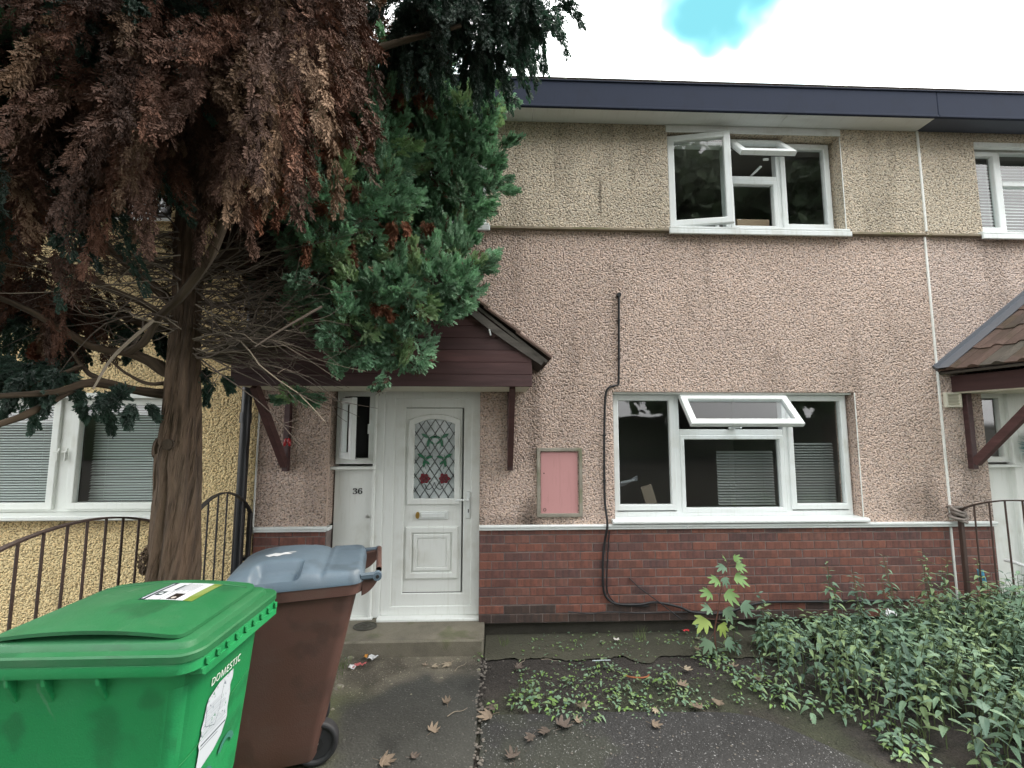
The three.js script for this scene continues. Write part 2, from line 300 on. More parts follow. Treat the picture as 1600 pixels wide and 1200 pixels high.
const f36 = (x, y) => weather(PINK, x, y, marks36), f36u = (x, y) => weather(BUFF, x, y, [[0.98, 4.0, 0.02, 0.3, 0.5], [0.55, 4.3, 0.02, 0.4, 0.3], [1, 4.75, 3, 0.18, 0.18]]);
const house36 = thing('terraced_house', 'pink and buff pebbledash terraced house with red brick plinth, numbered 36', 'house');
const houseL = thing('terraced_house', 'ochre yellow roughcast terraced house behind the conifer trunk', 'house');
const houseR = thing('terraced_house', 'neighbouring pebbledash house with tiled porch roof, right of the white joint strip', 'house');
const XL = -2.12, XR = 4.19, YB = 0.955, YS = 3.69, YE = 4.765;
const GW = [1.065, 3.36, 0.99, 2.143], UW = [1.65, 3.385, 3.7, 4.69], UW2 = [-1.95, -0.105, 3.7, 4.69], EN = [-1.487, -0.152, 0.12, 2.165];
// house 36: ground floor and first floor faces
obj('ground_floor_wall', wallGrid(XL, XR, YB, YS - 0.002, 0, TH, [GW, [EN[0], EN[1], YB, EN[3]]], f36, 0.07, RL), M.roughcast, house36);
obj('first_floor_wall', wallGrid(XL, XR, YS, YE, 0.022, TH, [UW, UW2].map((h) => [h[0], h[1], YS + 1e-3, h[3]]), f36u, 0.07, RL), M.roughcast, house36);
// left house, ochre down to the ground
const LW = [-5.05, -2.86, 1.05, 2.1], LU = [-4.6, -3.0, 3.7, 4.69];
const fL = (x, y) => weather(OCHRE, x, y, [[-3.4, 0.98, 1.4, 0.12, 0.25], [-2.5, 0.1, 1.2, 0.35, 0.35]]);
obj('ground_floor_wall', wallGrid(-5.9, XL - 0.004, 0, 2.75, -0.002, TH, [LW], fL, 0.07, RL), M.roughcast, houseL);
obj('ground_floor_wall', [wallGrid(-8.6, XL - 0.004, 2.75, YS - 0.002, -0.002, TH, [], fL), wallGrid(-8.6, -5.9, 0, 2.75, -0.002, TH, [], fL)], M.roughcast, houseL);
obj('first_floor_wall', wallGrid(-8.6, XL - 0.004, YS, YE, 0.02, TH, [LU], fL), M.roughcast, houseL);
// right house
const ER = [4.606, 5.93, 0.12, 2.165], RU = [4.772, 6.5, 3.7, 4.69], RW = [7.2, 9.4, 0.99, 2.143];
const fR = (x, y) => weather([0.72, 0.58, 0.51], x, y, [[4.4, 1.05, 0.35, 0.25, 0.3], [4.42, 1.4, 0.12, 0.4, 0.3]]), fRu = (x, y) => weather(BUFF, x, y, [[6, 4.75, 3, 0.18, 0.18]]);
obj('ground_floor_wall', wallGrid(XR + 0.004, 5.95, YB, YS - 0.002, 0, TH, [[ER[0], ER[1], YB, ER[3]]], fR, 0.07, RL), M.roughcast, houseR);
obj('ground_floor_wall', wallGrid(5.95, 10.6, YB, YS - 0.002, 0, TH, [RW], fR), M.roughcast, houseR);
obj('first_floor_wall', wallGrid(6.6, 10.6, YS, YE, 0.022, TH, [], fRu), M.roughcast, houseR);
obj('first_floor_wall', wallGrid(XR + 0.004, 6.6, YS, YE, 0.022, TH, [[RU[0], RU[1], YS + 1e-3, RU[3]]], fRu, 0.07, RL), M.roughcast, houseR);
// bellcast drip at the foot of the first-floor render
const drip = (x0, x1) => box(x1 - x0, 0.018, 0.05, (x0 + x1) / 2, YS - 0.004, 0.014 + 0.012);
M.drip = std({ color: col(0.42, 0.36, 0.28), map: M.concTex, roughness: 0.9 });
obj('drip_bead', drip(UW2[1], UW[0]), M.drip, house36); obj('drip_bead', drip(UW[1], XR - 0.03), M.drip, house36);
obj('drip_bead', [drip(XR + 0.03, RU[0])], M.drip, houseR);
// white joint strip between the houses and corner beads
M.bead = std({ color: col(0.78, 0.78, 0.74), map: M.grime, roughness: 0.5 });
obj('joint_strip', [cbox(0.022, YE - YS - 0.03, 0.016, XR, (YE + YS) / 2 + 0.015, 0.026, 0.004), cbox(0.022, YS - YB - 0.03, 0.016, XR, (YS + YB) / 2, 0.004, 0.004), cbox(0.014, 0.8, 0.02, XR, 0.5, -0.006, 0.003)], M.bead, house36);
obj('corner_bead', [cbox(0.014, YS - 0.9, 0.012, XL + 0.006, (YS + 0.9) / 2, 0.004, 0.003)], M.bead, house36);
obj('corner_bead', [cbox(0.008, 1.14, 0.008, GW[1] + 0.003, 1.57, 0.002, 0.002)], M.bead, house36);
obj('corner_bead', [cbox(0.008, 0.98, 0.008, UW[1] + 0.003, 4.19, 0.024, 0.002)], M.bead, house36);
obj('corner_bead', [cbox(0.010, 1.2, 0.010, EN[0] - 0.002, 1.56, 0.003, 0.002)], std({ color: col(0.5, 0.37, 0.30), roughness: 0.8 }), house36);

// ---- brick plinth: backing in mortar, every brick a piece
const brickGeo = (w) => { const l = []; for (let k = 0; k < 3; k++) { const g = cbox(w, 0.066, 0.06, 0, 0, 0, 0.003); const uv = g.attributes.uv; for (let i = 0; i < uv.count; i++) uv.setXY(i, uv.getX(i) * 2.2 + k * 0.37 + w, uv.getY(i) * 2.2 + k * 0.21); l.push(g); } return l; };
const bGeo = {}; const getB = (w) => { const k = w.toFixed(3); return (bGeo[k] = bGeo[k] || brickGeo(w))[(rnd() * 3) | 0]; };
function plinth(house, x0, x1, rows, full) {
  const p = obj('brick_plinth', tri(new THREE.BoxGeometry(x1 - x0, 0.805, 0.2).translate((x0 + x1) / 2, 0.12 + 0.4025, -0.105)), M.mortar, house);
  for (let r = 0; r < rows; r++) {
    const y = 0.12 + 0.0375 + r * 0.0745; let x = x0 + 0.001; const off = r % 2 ? 0.225 : 0.113;
    let first = true;
    while (x < x1 - 0.02) {
      let w = (first ? off : 0.225); first = false; if (x + w > x1) w = x1 - x; if (w < 0.03) break;
      if (full(x, y)) {
        const b = obj('brick', getB(Math.round((w - 0.008) * 1000) / 1000), (r < 2 && rnd() < 0.85 - 0.35 * r ? M.brickDirty : M.brick)[Math.min(r < 2 ? 2 : 5, (Math.pow(rnd(), 1.2) * 6) | 0)], p);
        b.position.set(x + w / 2 - 0.004 + rr(-0.001, 0.001), y + rr(-0.0012, 0.0012), -0.0305 + rr(-0.0018, 0.0022)); b.rotation.z = rr(-0.004, 0.004);
      }
      x += w;
    }
  }
  return p;
}
plinth(house36, EN[1], XR - 0.012, 11, () => true);
plinth(house36, XL + 0.01, EN[0] - 0.001, 11, () => true);
plinth(houseR, XR + 0.012, ER[0], 11, () => true);
// cap band above the bricks
const band = (x0, x1) => [cbox(x1 - x0, 0.022, 0.062, (x0 + x1) / 2, 0.944, 0.006, 0.005), cbox(x1 - x0, 0.022, 0.05, (x0 + x1) / 2, 0.922, 0.002, 0.005)];
obj('cap_band', [band(EN[1], 1.7), band(1.702, 3.0), band(3.002, XR)], M.upvc, house36);
obj('cap_band', [band(XL + 0.02, EN[0]), cbox(0.05, 0.03, 0.1, EN[0] + 0.0, 0.935, -0.022, 0.006)], M.upvc, house36);
obj('cap_band', [band(XR, ER[0])], M.upvc, houseR);
// dark recessed footing below
obj('footing', [box(XR - EN[1], 0.16, 0.15, (XR + EN[1]) / 2, 0.04, -0.125), box(EN[0] - XL, 0.16, 0.15, (XL + EN[0]) / 2, 0.04, -0.125)], M.footing, house36);
obj('footing', [box(6.4, 0.16, 0.15, XR + 3.2, 0.04, -0.125)], M.footing, houseR);

// ---- eaves and roof
function eaves(house, x0, x1, soffitMat, dropZ, gut) {
  const sx = [x0, ...[-4.6, 0.33, 2.75, 7.2].filter((x) => x > x0 && x < x1), x1];
  for (let i = 0; i + 1 < sx.length; i++) obj('soffit', cbox(sx[i + 1] - sx[i] - 0.004, 0.016, 0.215, (sx[i] + sx[i + 1]) / 2, YE + 0.010, 0.112, 0.002), soffitMat, house);
  obj('fascia', cbox(x1 - x0, 0.262, 0.024, (x0 + x1) / 2, 4.884, 0.224, 0.005), M.fascia, house);
  obj('fascia_lip', cbox(x1 - x0, 0.024, 0.014, (x0 + x1) / 2, 4.762, 0.238, 0.004), M.fascia, house);
  obj('gutter_edge', cbox(x1 - x0, 0.014, 0.05, (x0 + x1) / 2, 5.016, 0.222, 0.004), M.fascia, house);
  const roof = obj('roof', tri(new THREE.BoxGeometry(x1 - x0, 0.04, 5).translate(0, 0, -2.5).rotateX(R(24)).translate((x0 + x1) / 2, 5.04, 0.22)), M.roofTile, house);
  return roof;
}
M.roofTile = std({ color: col(0.10, 0.08, 0.075), map: M.concTex, roughness: 0.9, bumpMap: M.concBump, bumpScale: 0.004 });
eaves(house36, XL, XR, M.soffit, 0, true); eaves(houseL, -8.6, XL - 0.002, M.soffit, 0, true); eaves(houseR, XR + 0.002, 10.6, M.darkSoffit, 0, true);
// lumps of moss and small fittings on the gutter edge
for (const [x, house] of [[0.62, house36], [0.74, house36], [0.21, house36], [1.5, house36], [3.1, house36], [3.3, house36]]) obj('moss_tuft', new THREE.IcosahedronGeometry(0.012, 1).scale(1.5, 0.9, 1).translate(x * 1.0, 5.030, 0.235), std({ color: col(0.05, 0.06, 0.03) }), house);
// plain lintel boards above first-floor windows
obj('lintel_board', [cbox(UW[1] - UW[0] + 0.02, YE - UW[3] - 0.002, 0.03, (UW[0] + UW[1]) / 2, (YE + UW[3]) / 2, 0.018, 0.004)], M.soffit, house36);

// rooms behind the windows
function room(house, x0, x1) {
  const l = []; for (const [y0, y1] of [[0.15, 2.45], [2.62, 4.74]]) { const h = y1 - y0, cy = (y0 + y1) / 2, cx = (x0 + x1) / 2, w = x1 - x0; l.push(box(w, h, 0.05, cx, cy, -3.4), box(w, 0.05, 3.12, cx, y0 - 0.025, -1.83), box(w, 0.05, 3.12, cx, y1 + 0.025, -1.83), box(0.05, h, 3.12, x0 + 0.025, cy, -1.83), box(0.05, h, 3.12, x1 - 0.025, cy, -1.83)); }
  obj('room_lining', l, M.room, house);
}
room(houseL, -8.4, XL - 0.05); room(house36, XL + 0.05, XR - 0.05); room(houseR, XR + 0.05, 10.4);
obj('partition_wall', [box(0.08, 2.3, 3.1, 0.45, 1.3, -1.83), box(0.08, 2.1, 3.1, 0.6, 3.68, -1.83)], M.room, house36);

// ---------------------------------------------------------------- windows
const ZF = -0.085; // front of the frames
function pane(x0, x1, y0, y1, z, parent) { return obj('pane', new THREE.PlaneGeometry(x1 - x0, y1 - y0).translate((x0 + x1) / 2, (y0 + y1) / 2, z), M.glass, parent); }
function gasket(x0, x1, y0, y1, z, parent) { return obj('gasket', rectFrame(x0, x1, y0, y1, 0.008, z - 0.004, z + 0.004, 0.001), M.rubber, parent); }
function light(parent, x0, x1, y0, y1, z0 = ZF - 0.035, bar = 0.045) { // fixed light: sash and pane
  obj('sash', rectFrame(x0, x1, y0, y1, bar, z0, ZF + 0.012, 0.008), M.upvc, parent); gasket(x0 + bar - 0.004, x1 - bar + 0.004, y0 + bar - 0.004, y1 - bar + 0.004, z0 + 0.018, parent); pane(x0 + bar - 0.003, x1 - bar + 0.003, y0 + bar - 0.003, y1 - bar + 0.003, z0 + 0.016, parent);
}
// an opened sash: built flat with its hinge at the origin, then turned
function openSash(parent, w, h, hinge, pos, ang, bar = 0.052) {
  const g = new THREE.Group(); const x0 = hinge === 'left' ? 0 : -w / 2, y0 = hinge === 'top' ? -h : 0;
  const s = obj('sash', rectFrame(x0, x0 + w, y0, y0 + h, bar, -0.025, 0.025, 0.009), M.upvc, parent);
  const p = obj('pane', new THREE.PlaneGeometry(w - 2 * bar + 0.006, h - 2 * bar + 0.006).translate(x0 + w / 2, y0 + h / 2, 0), hinge === 'top' ? M.glassVent : M.glass, parent);
  const k = obj('gasket', [rectFrame(x0 + bar - 0.003, x0 + w - bar + 0.003, y0 + bar - 0.003, y0 + h - bar + 0.003, 0.008, 0.006, 0.014, 0.001), rectFrame(x0 + 0.006, x0 + w - 0.006, y0 + 0.006, y0 + h - 0.006, 0.007, -0.031, -0.026, 0.001)], M.rubber, parent);
  for (const o of [s, p, k]) { o.position.set(...pos); if (hinge === 'left') o.rotation.y = -ang; else o.rotation.x = -ang; }
  return s;
}
function mainFrame(house, x0, x1, y0, y1, mulls, transoms, mat = M.upvc) {
  const l = [rectFrame(x0, x1, y0, y1, 0.038, ZF - 0.07, ZF, 0.005)];
  for (const [a, b] of mulls) l.push(cbox(b - a, y1 - y0 - 0.076, 0.068, (a + b) / 2, (y0 + y1) / 2, ZF - 0.034, 0.004));
  for (const [a, b, c, d] of transoms) l.push(cbox(b - a, d - c, 0.066, (a + b) / 2, (c + d) / 2, ZF - 0.034, 0.006));
  return obj('window', l, mat, house);
}
function slats(parent, x0, x1, y0, y1, pitch, z, mat, opt = {}) {
  const g = new THREE.BoxGeometry(x1 - x0, 0.0014, pitch * 0.98);
  for (let y = y0, i = 0; y < y1; y += pitch, i++) { const s = obj('blind_slat', g, mat, parent); s.position.set((x0 + x1) / 2 + rr(-0.002, 0.002), y, z); s.rotation.x = R(opt.tilt || 52) + rr(-0.05, 0.05); s.rotation.z = rr(-0.002, 0.002) + (opt.bend && opt.bend.includes(i) ? opt.bendBy * (0.6 + rnd()) : 0); }
  obj('blind_cord', [0.2, 0.8].map((t) => tube([[mix(x0, x1, t), y0, z + pitch * 0.5], [mix(x0, x1, t), y1, z + pitch * 0.5]], 0.0013, 2, 4)), mat, parent);
}
{ // ground-floor window of house 36, top vent open
  const w = mainFrame(house36, 1.068, 3.345, 1.0, 2.135, [[1.66, 1.715], [2.71, 2.765]], [[1.715, 2.71, 1.742, 1.796]]);
  light(w, 1.084, 1.672, 1.055, 2.118); light(w, 2.752, 3.330, 1.055, 2.118);
  obj('glazing_bead', rectFrame(1.715, 2.71, 1.03, 1.745, 0.035, ZF - 0.05, ZF + 0.004, 0.008), M.upvc, w); gasket(1.747, 2.678, 1.062, 1.713, ZF - 0.028, w); pane(1.745, 2.68, 1.06, 1.715, ZF - 0.03, w);
  openSash(w, 1.02, 0.365, 'top', [2.212, 2.112, ZF + 0.035], R(41));
  obj('trickle_vent', [cbox(0.32, 0.022, 0.022, 2.26, 2.12, ZF + 0.03, 0.004)], M.upvc, w);
  obj('vent_slot', [box(0.28, 0.008, 0.002, 2.26, 2.12, ZF + 0.0425)], M.dark, w);
  obj('window_stay', [cbox(0.022, 0.012, 0.20, 2.215, 1.812, ZF + 0.06, 0.003), cbox(0.06, 0.016, 0.02, 2.215, 1.806, ZF + 0.008, 0.004), cbox(0.07, 0.02, 0.02, 2.215, 1.835, 0.16, 0.005)], M.upvc, w);
  obj('window_sill', [cbox(2.35, 0.03, 0.16, 2.205, 0.985, -0.03, 0.008), cbox(2.35, 0.026, 0.022, 2.205, 0.978, 0.048, 0.006)], M.upvc, w);
  obj('head_trim', [cbox(2.28, 0.02, 0.06, 2.21, 2.134, -0.05, 0.004)], M.upvcDull, w);
  slats(w, 2.14, 2.70, 1.08, 1.60, 0.026, -0.24, M.slatDark, { tilt: 40 }); slats(w, 2.76, 3.31, 1.08, 1.66, 0.026, -0.24, M.slatDark, { tilt: 40 });
}
{ // first-floor window of house 36, left sash and top vent open
  const w = mainFrame(house36, 1.66, 3.36, 3.74, 4.682, [[2.262, 2.312], [2.80, 2.85]], [[2.312, 2.80, 4.275, 4.325]]);
  light(w, 2.838, 3.346, 3.775, 4.668);
  obj('glazing_bead', rectFrame(2.312, 2.80, 3.765, 4.278, 0.034, ZF - 0.05, ZF + 0.004, 0.008), M.upvc, w); gasket(2.343, 2.769, 3.796, 4.247, ZF - 0.028, w); pane(2.341, 2.771, 3.794, 4.249, ZF - 0.03, w);
  openSash(w, 0.585, 0.93, 'left', [1.668, 3.745, ZF + 0.05], R(11), 0.055);
  openSash(w, 0.535, 0.345, 'top', [2.556, 4.662, ZF + 0.035], R(40));
  obj('trickle_vent', [cbox(0.24, 0.02, 0.022, 2.56, 4.668, ZF + 0.03, 0.004)], M.upvc, w);
  obj('window_stay', [cbox(0.02, 0.012, 0.16, 2.56, 4.345, ZF + 0.05, 0.003), cbox(0.05, 0.02, 0.02, 2.56, 4.366, 0.12, 0.005), cbox(0.03, 0.05, 0.03, 2.17, 3.79, ZF + 0.0, 0.005)], M.upvc, w);
  obj('window_sill', [cbox(1.76, 0.026, 0.17, 2.515, 3.705, -0.02, 0.006), cbox(1.78, 0.05, 0.02, 2.515, 3.665, 0.062, 0.006)], M.upvc, w);
}
{ // first-floor window mostly hidden by the conifer
  const w = mainFrame(house36, -1.94, -0.118, 3.74, 4.682, [[-1.36, -1.3], [-0.74, -0.68]], []);
  light(w, -1.92, -1.34, 3.775, 4.668); light(w, -1.32, -0.72, 3.775, 4.668); light(w, -0.70, -0.13, 3.775, 4.668);
  obj('window_sill', [cbox(1.9, 0.026, 0.17, -1.03, 3.705, -0.02, 0.006), cbox(1.92, 0.05, 0.02, -1.03, 3.665, 0.062, 0.006)], M.upvc, w);
  obj('frame_trim', [cbox(0.035, 0.98, 0.03, -0.125, 4.19, 0.026, 0.006)], M.upvc, w);
}
{ // right house, first floor, blind drawn
  const w = mainFrame(houseR, 4.80, 6.48, 3.74, 4.682, [[5.12, 5.17], [5.9, 5.95]], [[5.17, 5.9, 4.275, 4.325]]);
  light(w, 4.812, 5.132, 3.775, 4.64); light(w, 5.938, 6.47, 3.775, 4.64); pane(5.17, 5.9, 3.78, 4.275, ZF - 0.03, w); pane(5.17, 5.9, 4.325, 4.66, ZF - 0.03, w);
  obj('head_board', [cbox(1.74, 0.06, 0.05, 5.64, 4.672, -0.03, 0.006)], M.upvc, w);
  obj('window_sill', [cbox(1.80, 0.026, 0.17, 5.62, 3.705, -0.02, 0.006), cbox(1.82, 0.05, 0.02, 5.62, 3.665, 0.062, 0.006)], M.upvc, w);
  slats(w, 4.83, 6.44, 3.80, 4.60, 0.034, -0.22, M.slat, { tilt: 45 });
}
{ // right house, ground floor (outside the picture)
  const w = mainFrame(houseR, 7.21, 9.39, 1.0, 2.135, [[7.9, 7.96], [8.6, 8.66]], []); pane(7.24, 9.36, 1.03, 2.11, ZF - 0.03, w);
}
{ // left house, painted timber casement with a blind
  const w = mainFrame(houseL, -5.04, -2.87, 1.075, 2.09, [[-3.90, -3.76]], [], M.paintWood);
  for (const [a, b] of [[-5.0, -3.885], [-3.775, -2.90]]) {
    obj('sash', rectFrame(a, b, 1.10, 2.07, [0.055, 0.055, 0.05, 0.05], ZF - 0.03, ZF + 0.025, 0.006), M.paintWood, w); pane(a + 0.05, b - 0.05, 1.145, 2.025, ZF - 0.01, w);
  }
  for (const x of [-3.862, -3.795]) { obj('casement_handle', [cbox(0.018, 0.10, 0.012, x, 1.58, ZF + 0.03, 0.003), cbox(0.045, 0.014, 0.016, x - 0.01, 1.60, ZF + 0.042, 0.004), cbox(0.016, 0.075, 0.012, x + 0.004, 1.555, ZF + 0.046, 0.004)], M.paintWood, w); }
  obj('window_sill', [cbox(2.26, 0.04, 0.2, -3.955, 1.052, -0.02, 0.008)], M.paintWood, w);
  obj('head_board', [cbox(2.2, 0.05, 0.07, -3.955, 2.095, -0.03, 0.006)], M.paintWood, w);
  slats(w, -4.96, -3.93, 1.16, 2.02, 0.0235, -0.20, M.slat, { tilt: 32 }); slats(w, -3.70, -3.02, 1.16, 2.02, 0.0235, -0.20, M.slat, { tilt: 32, bend: [4, 5, 9, 15], bendBy: 0.012 });
  const w2 = mainFrame(houseL, -4.59, -3.01, 3.74, 4.682, [[-3.83, -3.77]], []); pane(-4.55, -3.05, 3.78, 4.64, ZF - 0.03, w2);
}

// ---------------------------------------------------------------- entrances
const fontSerif = await new FontLoader().loadAsync('fonts/droid/droid_serif_bold.typeface.json');
const fontSans = await new FontLoader().loadAsync('fonts/droid/droid_sans_regular.typeface.json');
M.frost = std({ color: col(0.56, 0.60, 0.60), map: tex(256, 256, (u, v) => { const n = fbm(u * 5, v * 7, 4, [5, 7], 71); const k = 0.45 + 0.85 * n; return [k, k * 1.02, k * 1.02]; }), roughness: 0.16, bumpMap: tex(256, 256, (u, v) => fbm(u * 24, v * 24, 3, [24, 24], 72), { lin: true }), bumpScale: 0.0012 });
M.lead = std({ color: col(0.05, 0.055, 0.055), roughness: 0.5, metalness: 0.3 });
M.leafGlass = std({ color: col(0.025, 0.14, 0.07), roughness: 0.25 });
M.roseGlass = std({ color: col(0.16, 0.018, 0.028), roughness: 0.25 });
M.steel = std({ color: col(0.62, 0.62, 0.60), roughness: 0.3, metalness: 0.8 });
M.brass = std({ color: col(0.55, 0.36, 0.10), roughness: 0.35, metalness: 0.8 });
function entrance(house, ox, num) {
  const z = -0.10;
  // side panel with its small window
  obj('side_panel', [cbox(0.37, 1.30, 0.03, ox - 1.29, 0.785, z - 0.03, 0.005), cbox(0.09, 2.03, 0.05, ox - 1.075, 1.15, z - 0.02, 0.008), cbox(0.025, 2.03, 0.065, ox - 1.115, 1.15, z - 0.012, 0.006), cbox(0.40, 0.03, 0.08, ox - 1.29, 0.137, z - 0.01, 0.006)], M.upvcDull, house);
  const w = obj('side_window', [rectFrame(ox - 1.475, ox - 1.125, 1.48, 2.155, 0.048, z - 0.06, z - 0.01, 0.006)], M.upvcDull, house);
  obj('window_sill', [cbox(0.39, 0.026, 0.10, ox - 1.30, 1.45, z + 0.02, 0.008)], M.upvcDull, w);
  if (num) { const s = openSash(w, 0.235, 0.545, 'left', [ox - 1.415, 1.535, z + 0.012], R(46), 0.048); obj('sash_handle', [cbox(0.02, 0.09, 0.02, ox - 1.185, 1.80, z - 0.03, 0.004)], M.upvcDull, w); obj('dark_void_panel', [box(0.27, 0.6, 0.01, ox - 1.3, 1.82, z - 0.2)], M.dark, w); } else { pane(ox - 1.43, ox - 1.17, 1.525, 2.11, z - 0.04, w); obj('dark_void_panel', [box(0.27, 0.6, 0.01, ox - 1.3, 1.82, z - 0.2)], M.dark, w); }  // near-black panel behind the window stands in for the unlit indoors
  if (num) {
    const t = new TextGeometry('36', { font: fontSerif, size: 0.052, depth: 0.004, curveSegments: 6, bevelEnabled: false }); t.computeBoundingBox(); t.scale(1.12, 1, 1); t.computeBoundingBox(); const b = t.boundingBox; t.translate(ox - 1.264 - (b.max.x + b.min.x) / 2, 1.238 - (b.max.y + b.min.y) / 2, z - 0.0145);
    lab(obj('house_number', plain(t), M.dark, house), 'black figures 36');
    obj('bell_push', [new THREE.CylinderGeometry(0.010, 0.012, 0.03, 14).rotateX(Math.PI / 2).translate(ox - 1.168, 1.012, z + 0.0), new THREE.CylinderGeometry(0.016, 0.016, 0.005, 14).rotateX(Math.PI / 2).translate(ox - 1.168, 1.012, z - 0.012)].map((g) => plain(g)), M.steel, house);
  }
  // door: outer frame is the part, everything else hangs on it
  const x0 = ox - 1.03, x1 = ox - 0.152;
  const d = obj('front_door', [rectFrame(x0, x1, 0.155, 2.16, [0.085, 0.075, 0.07, 0.075], z - 0.07, z, 0.006), rectFrame(x0 + 0.08, x1 - 0.07, 0.22, 2.09, [0.10, 0.075, 0.11, 0.085], z - 0.06, z - 0.012, 0.008)], M.upvcDull, house);
  obj('threshold', [cbox(0.90, 0.036, 0.09, (x0 + x1) / 2, 0.137, z + 0.03, 0.006)], M.upvcDull, d);
  const l0 = ox - 0.852, l1 = ox - 0.312, lb = 0.335, lt = 2.0, gx0 = ox - 0.762, gx1 = ox - 0.386, gb = 1.165, gt = 1.845, ac = (gx0 + gx1) / 2;
  const leaf = new THREE.Shape(); leaf.moveTo(l0, lb); leaf.lineTo(l1, lb); leaf.lineTo(l1, lt); leaf.lineTo(l0, lt); leaf.closePath();
  const arch = (k, P = THREE.Path, rev = true) => { const h = new P(); const a = gx0 - k, b = gx1 + k, c = gb - k, e = gt + k * 0.8, rise = 0.05; const pts = []; for (let i = 0; i <= 14; i++) { const t = i / 14; pts.push([mix(a, b, t), e + rise * (1 - Math.pow(2 * t - 1, 2))]); } h.moveTo(a, c); if (rev) { for (const p of pts) h.lineTo(...p); h.lineTo(b, c); } else { h.lineTo(b, c); for (const p of pts.reverse()) h.lineTo(...p); } h.closePath(); return h; };
  leaf.holes.push(arch(0));
  obj('door_leaf', tri(new THREE.ExtrudeGeometry(leaf, { depth: 0.04, bevelEnabled: false }).translate(0, 0, z - 0.066)), M.upvcDull, d);
  obj('door_gap', rectFrame(l0 + 0.001, l1 - 0.001, lb + 0.001, lt - 0.001, 0.007, z - 0.03, z - 0.0235, 0.0005), M.rubber, d);
  const ring = arch(0.042, THREE.Shape, false); ring.holes.push(arch(0.006));
  obj('glass_moulding', tri(new THREE.ExtrudeGeometry(ring, { depth: 0.008, bevelEnabled: true, bevelThickness: 0.010, bevelSize: 0.010, bevelSegments: 3 }).translate(0, 0, z - 0.024)), M.upvcDull, d);
  const gl = tri(new THREE.ShapeGeometry(arch(0.004, THREE.Shape, false), 12).translate(0, 0, z - 0.036), 1.5); obj('door_glass', gl, M.frost, d);
  // lead diamonds clipped to the glass
  const zc = z - 0.034, bars = []; const seg = (a, b, r = 0.0032) => { const L = Math.hypot(b[0] - a[0], b[1] - a[1]); if (L < 0.01) return; bars.push(plain(new THREE.BoxGeometry(L, r * 2, 0.005).rotateZ(Math.atan2(b[1] - a[1], b[0] - a[0])).translate((a[0] + b[0]) / 2, (a[1] + b[1]) / 2, zc))); };
  const inG = (x, y) => x >= gx0 && x <= gx1 && y >= gb && y <= gt + 0.05 * (1 - Math.pow((x - ac) / (ac - gx0), 2));
  const clip = (px, py, dx, dy) => { let s = null, e = null; for (let t = -1.4; t < 1.4; t += 0.004) { const x = px + dx * t, y = py + dy * t; if (inG(x, y)) { if (s === null) s = [x, y]; e = [x, y]; } } if (s) seg(s, e); };
  const sp = 0.086; for (let k = -9; k < 10; k++) for (const sgn of [1, -1]) { const L = Math.hypot(0.5, 0.75 * sgn); clip(ac + k * sp, 1.5, 0.5 / L, 0.75 * sgn / L); }
  obj('lead_strip', bars, M.lead, d);
  if (num) {
    const leafSh = (cx, cy, a, s) => { const h = new THREE.Shape(); h.moveTo(0, 0); h.quadraticCurveTo(s * 0.5, s * 0.34, s, 0); h.quadraticCurveTo(s * 0.5, -s * 0.34, 0, 0); return plain(new THREE.ExtrudeGeometry(h, { depth: 0.003, bevelEnabled: false, curveSegments: 5 }).rotateZ(a).translate(cx, cy, zc + 0.001)); };
    for (const [cx, cy, f] of [[ac - 0.055, 1.715, -1], [ac + 0.055, 1.715, 1], [ac - 0.088, 1.53, -1], [ac + 0.088, 1.53, 1]]) obj('glass_leaf', [leafSh(cx, cy, R(90 - f * 60), 0.085), leafSh(cx, cy, R(90 + f * 75), 0.075), leafSh(cx, cy, R(-90 + f * 10), 0.085), leafSh(cx, cy - 0.02, R(-90 - f * 50), 0.06), tube([[cx, cy + 0.03, zc + 0.003], [cx + f * 0.012, cy - 0.04, zc + 0.003], [cx - f * 0.01, cy - 0.10, zc + 0.003]], 0.002, 8, 4)], M.leafGlass, d);
    for (const [cx, cy] of [[ac - 0.09, 1.345], [ac + 0.09, 1.345]]) { const h = new THREE.Shape(); for (let i = 0; i <= 40; i++) { const a = i / 40 * 2 * Math.PI, q = 0.044 + 0.006 * Math.cos(6 * a) + 0.003 * Math.cos(3 * a); i ? h.lineTo(q * Math.cos(a) * 1.08, q * Math.sin(a)) : h.moveTo(q * 1.08, 0); } obj('glass_rose', plain(new THREE.ExtrudeGeometry(h, { depth: 0.004, bevelEnabled: false }).translate(cx, cy, zc)), M.roseGlass, d); obj('lead_strip', [plain(new THREE.TorusGeometry(0.026, 0.002, 4, 20).translate(cx, cy, zc + 0.005)), plain(new THREE.TorusGeometry(0.012, 0.002, 4, 14).translate(cx + 0.006, cy - 0.004, zc + 0.005)), tube([[cx, cy - 0.045, zc + 0.003], [mix(cx, ac, 0.35), 1.245, zc + 0.003], [mix(cx, ac, 0.8), 1.27, zc + 0.003], [ac, 1.31, zc + 0.003]], 0.0026, 12, 4)], M.lead, d); }
  }
  const mould = (a, b, c, e, w, h) => { const s = new THREE.Shape(); s.moveTo(a, c); s.lineTo(b, c); s.lineTo(b, e); s.lineTo(a, e); s.closePath(); const k = new THREE.Path(); k.moveTo(a + w, c + w); k.lineTo(a + w, e - w); k.lineTo(b - w, e - w); k.lineTo(b - w, c + w); k.closePath(); s.holes.push(k); return tri(new THREE.ExtrudeGeometry(s, { depth: 0.004, bevelEnabled: true, bevelThickness: h, bevelSize: h * 0.8, bevelSegments: 3 }).translate(0, 0, z - 0.024)); };
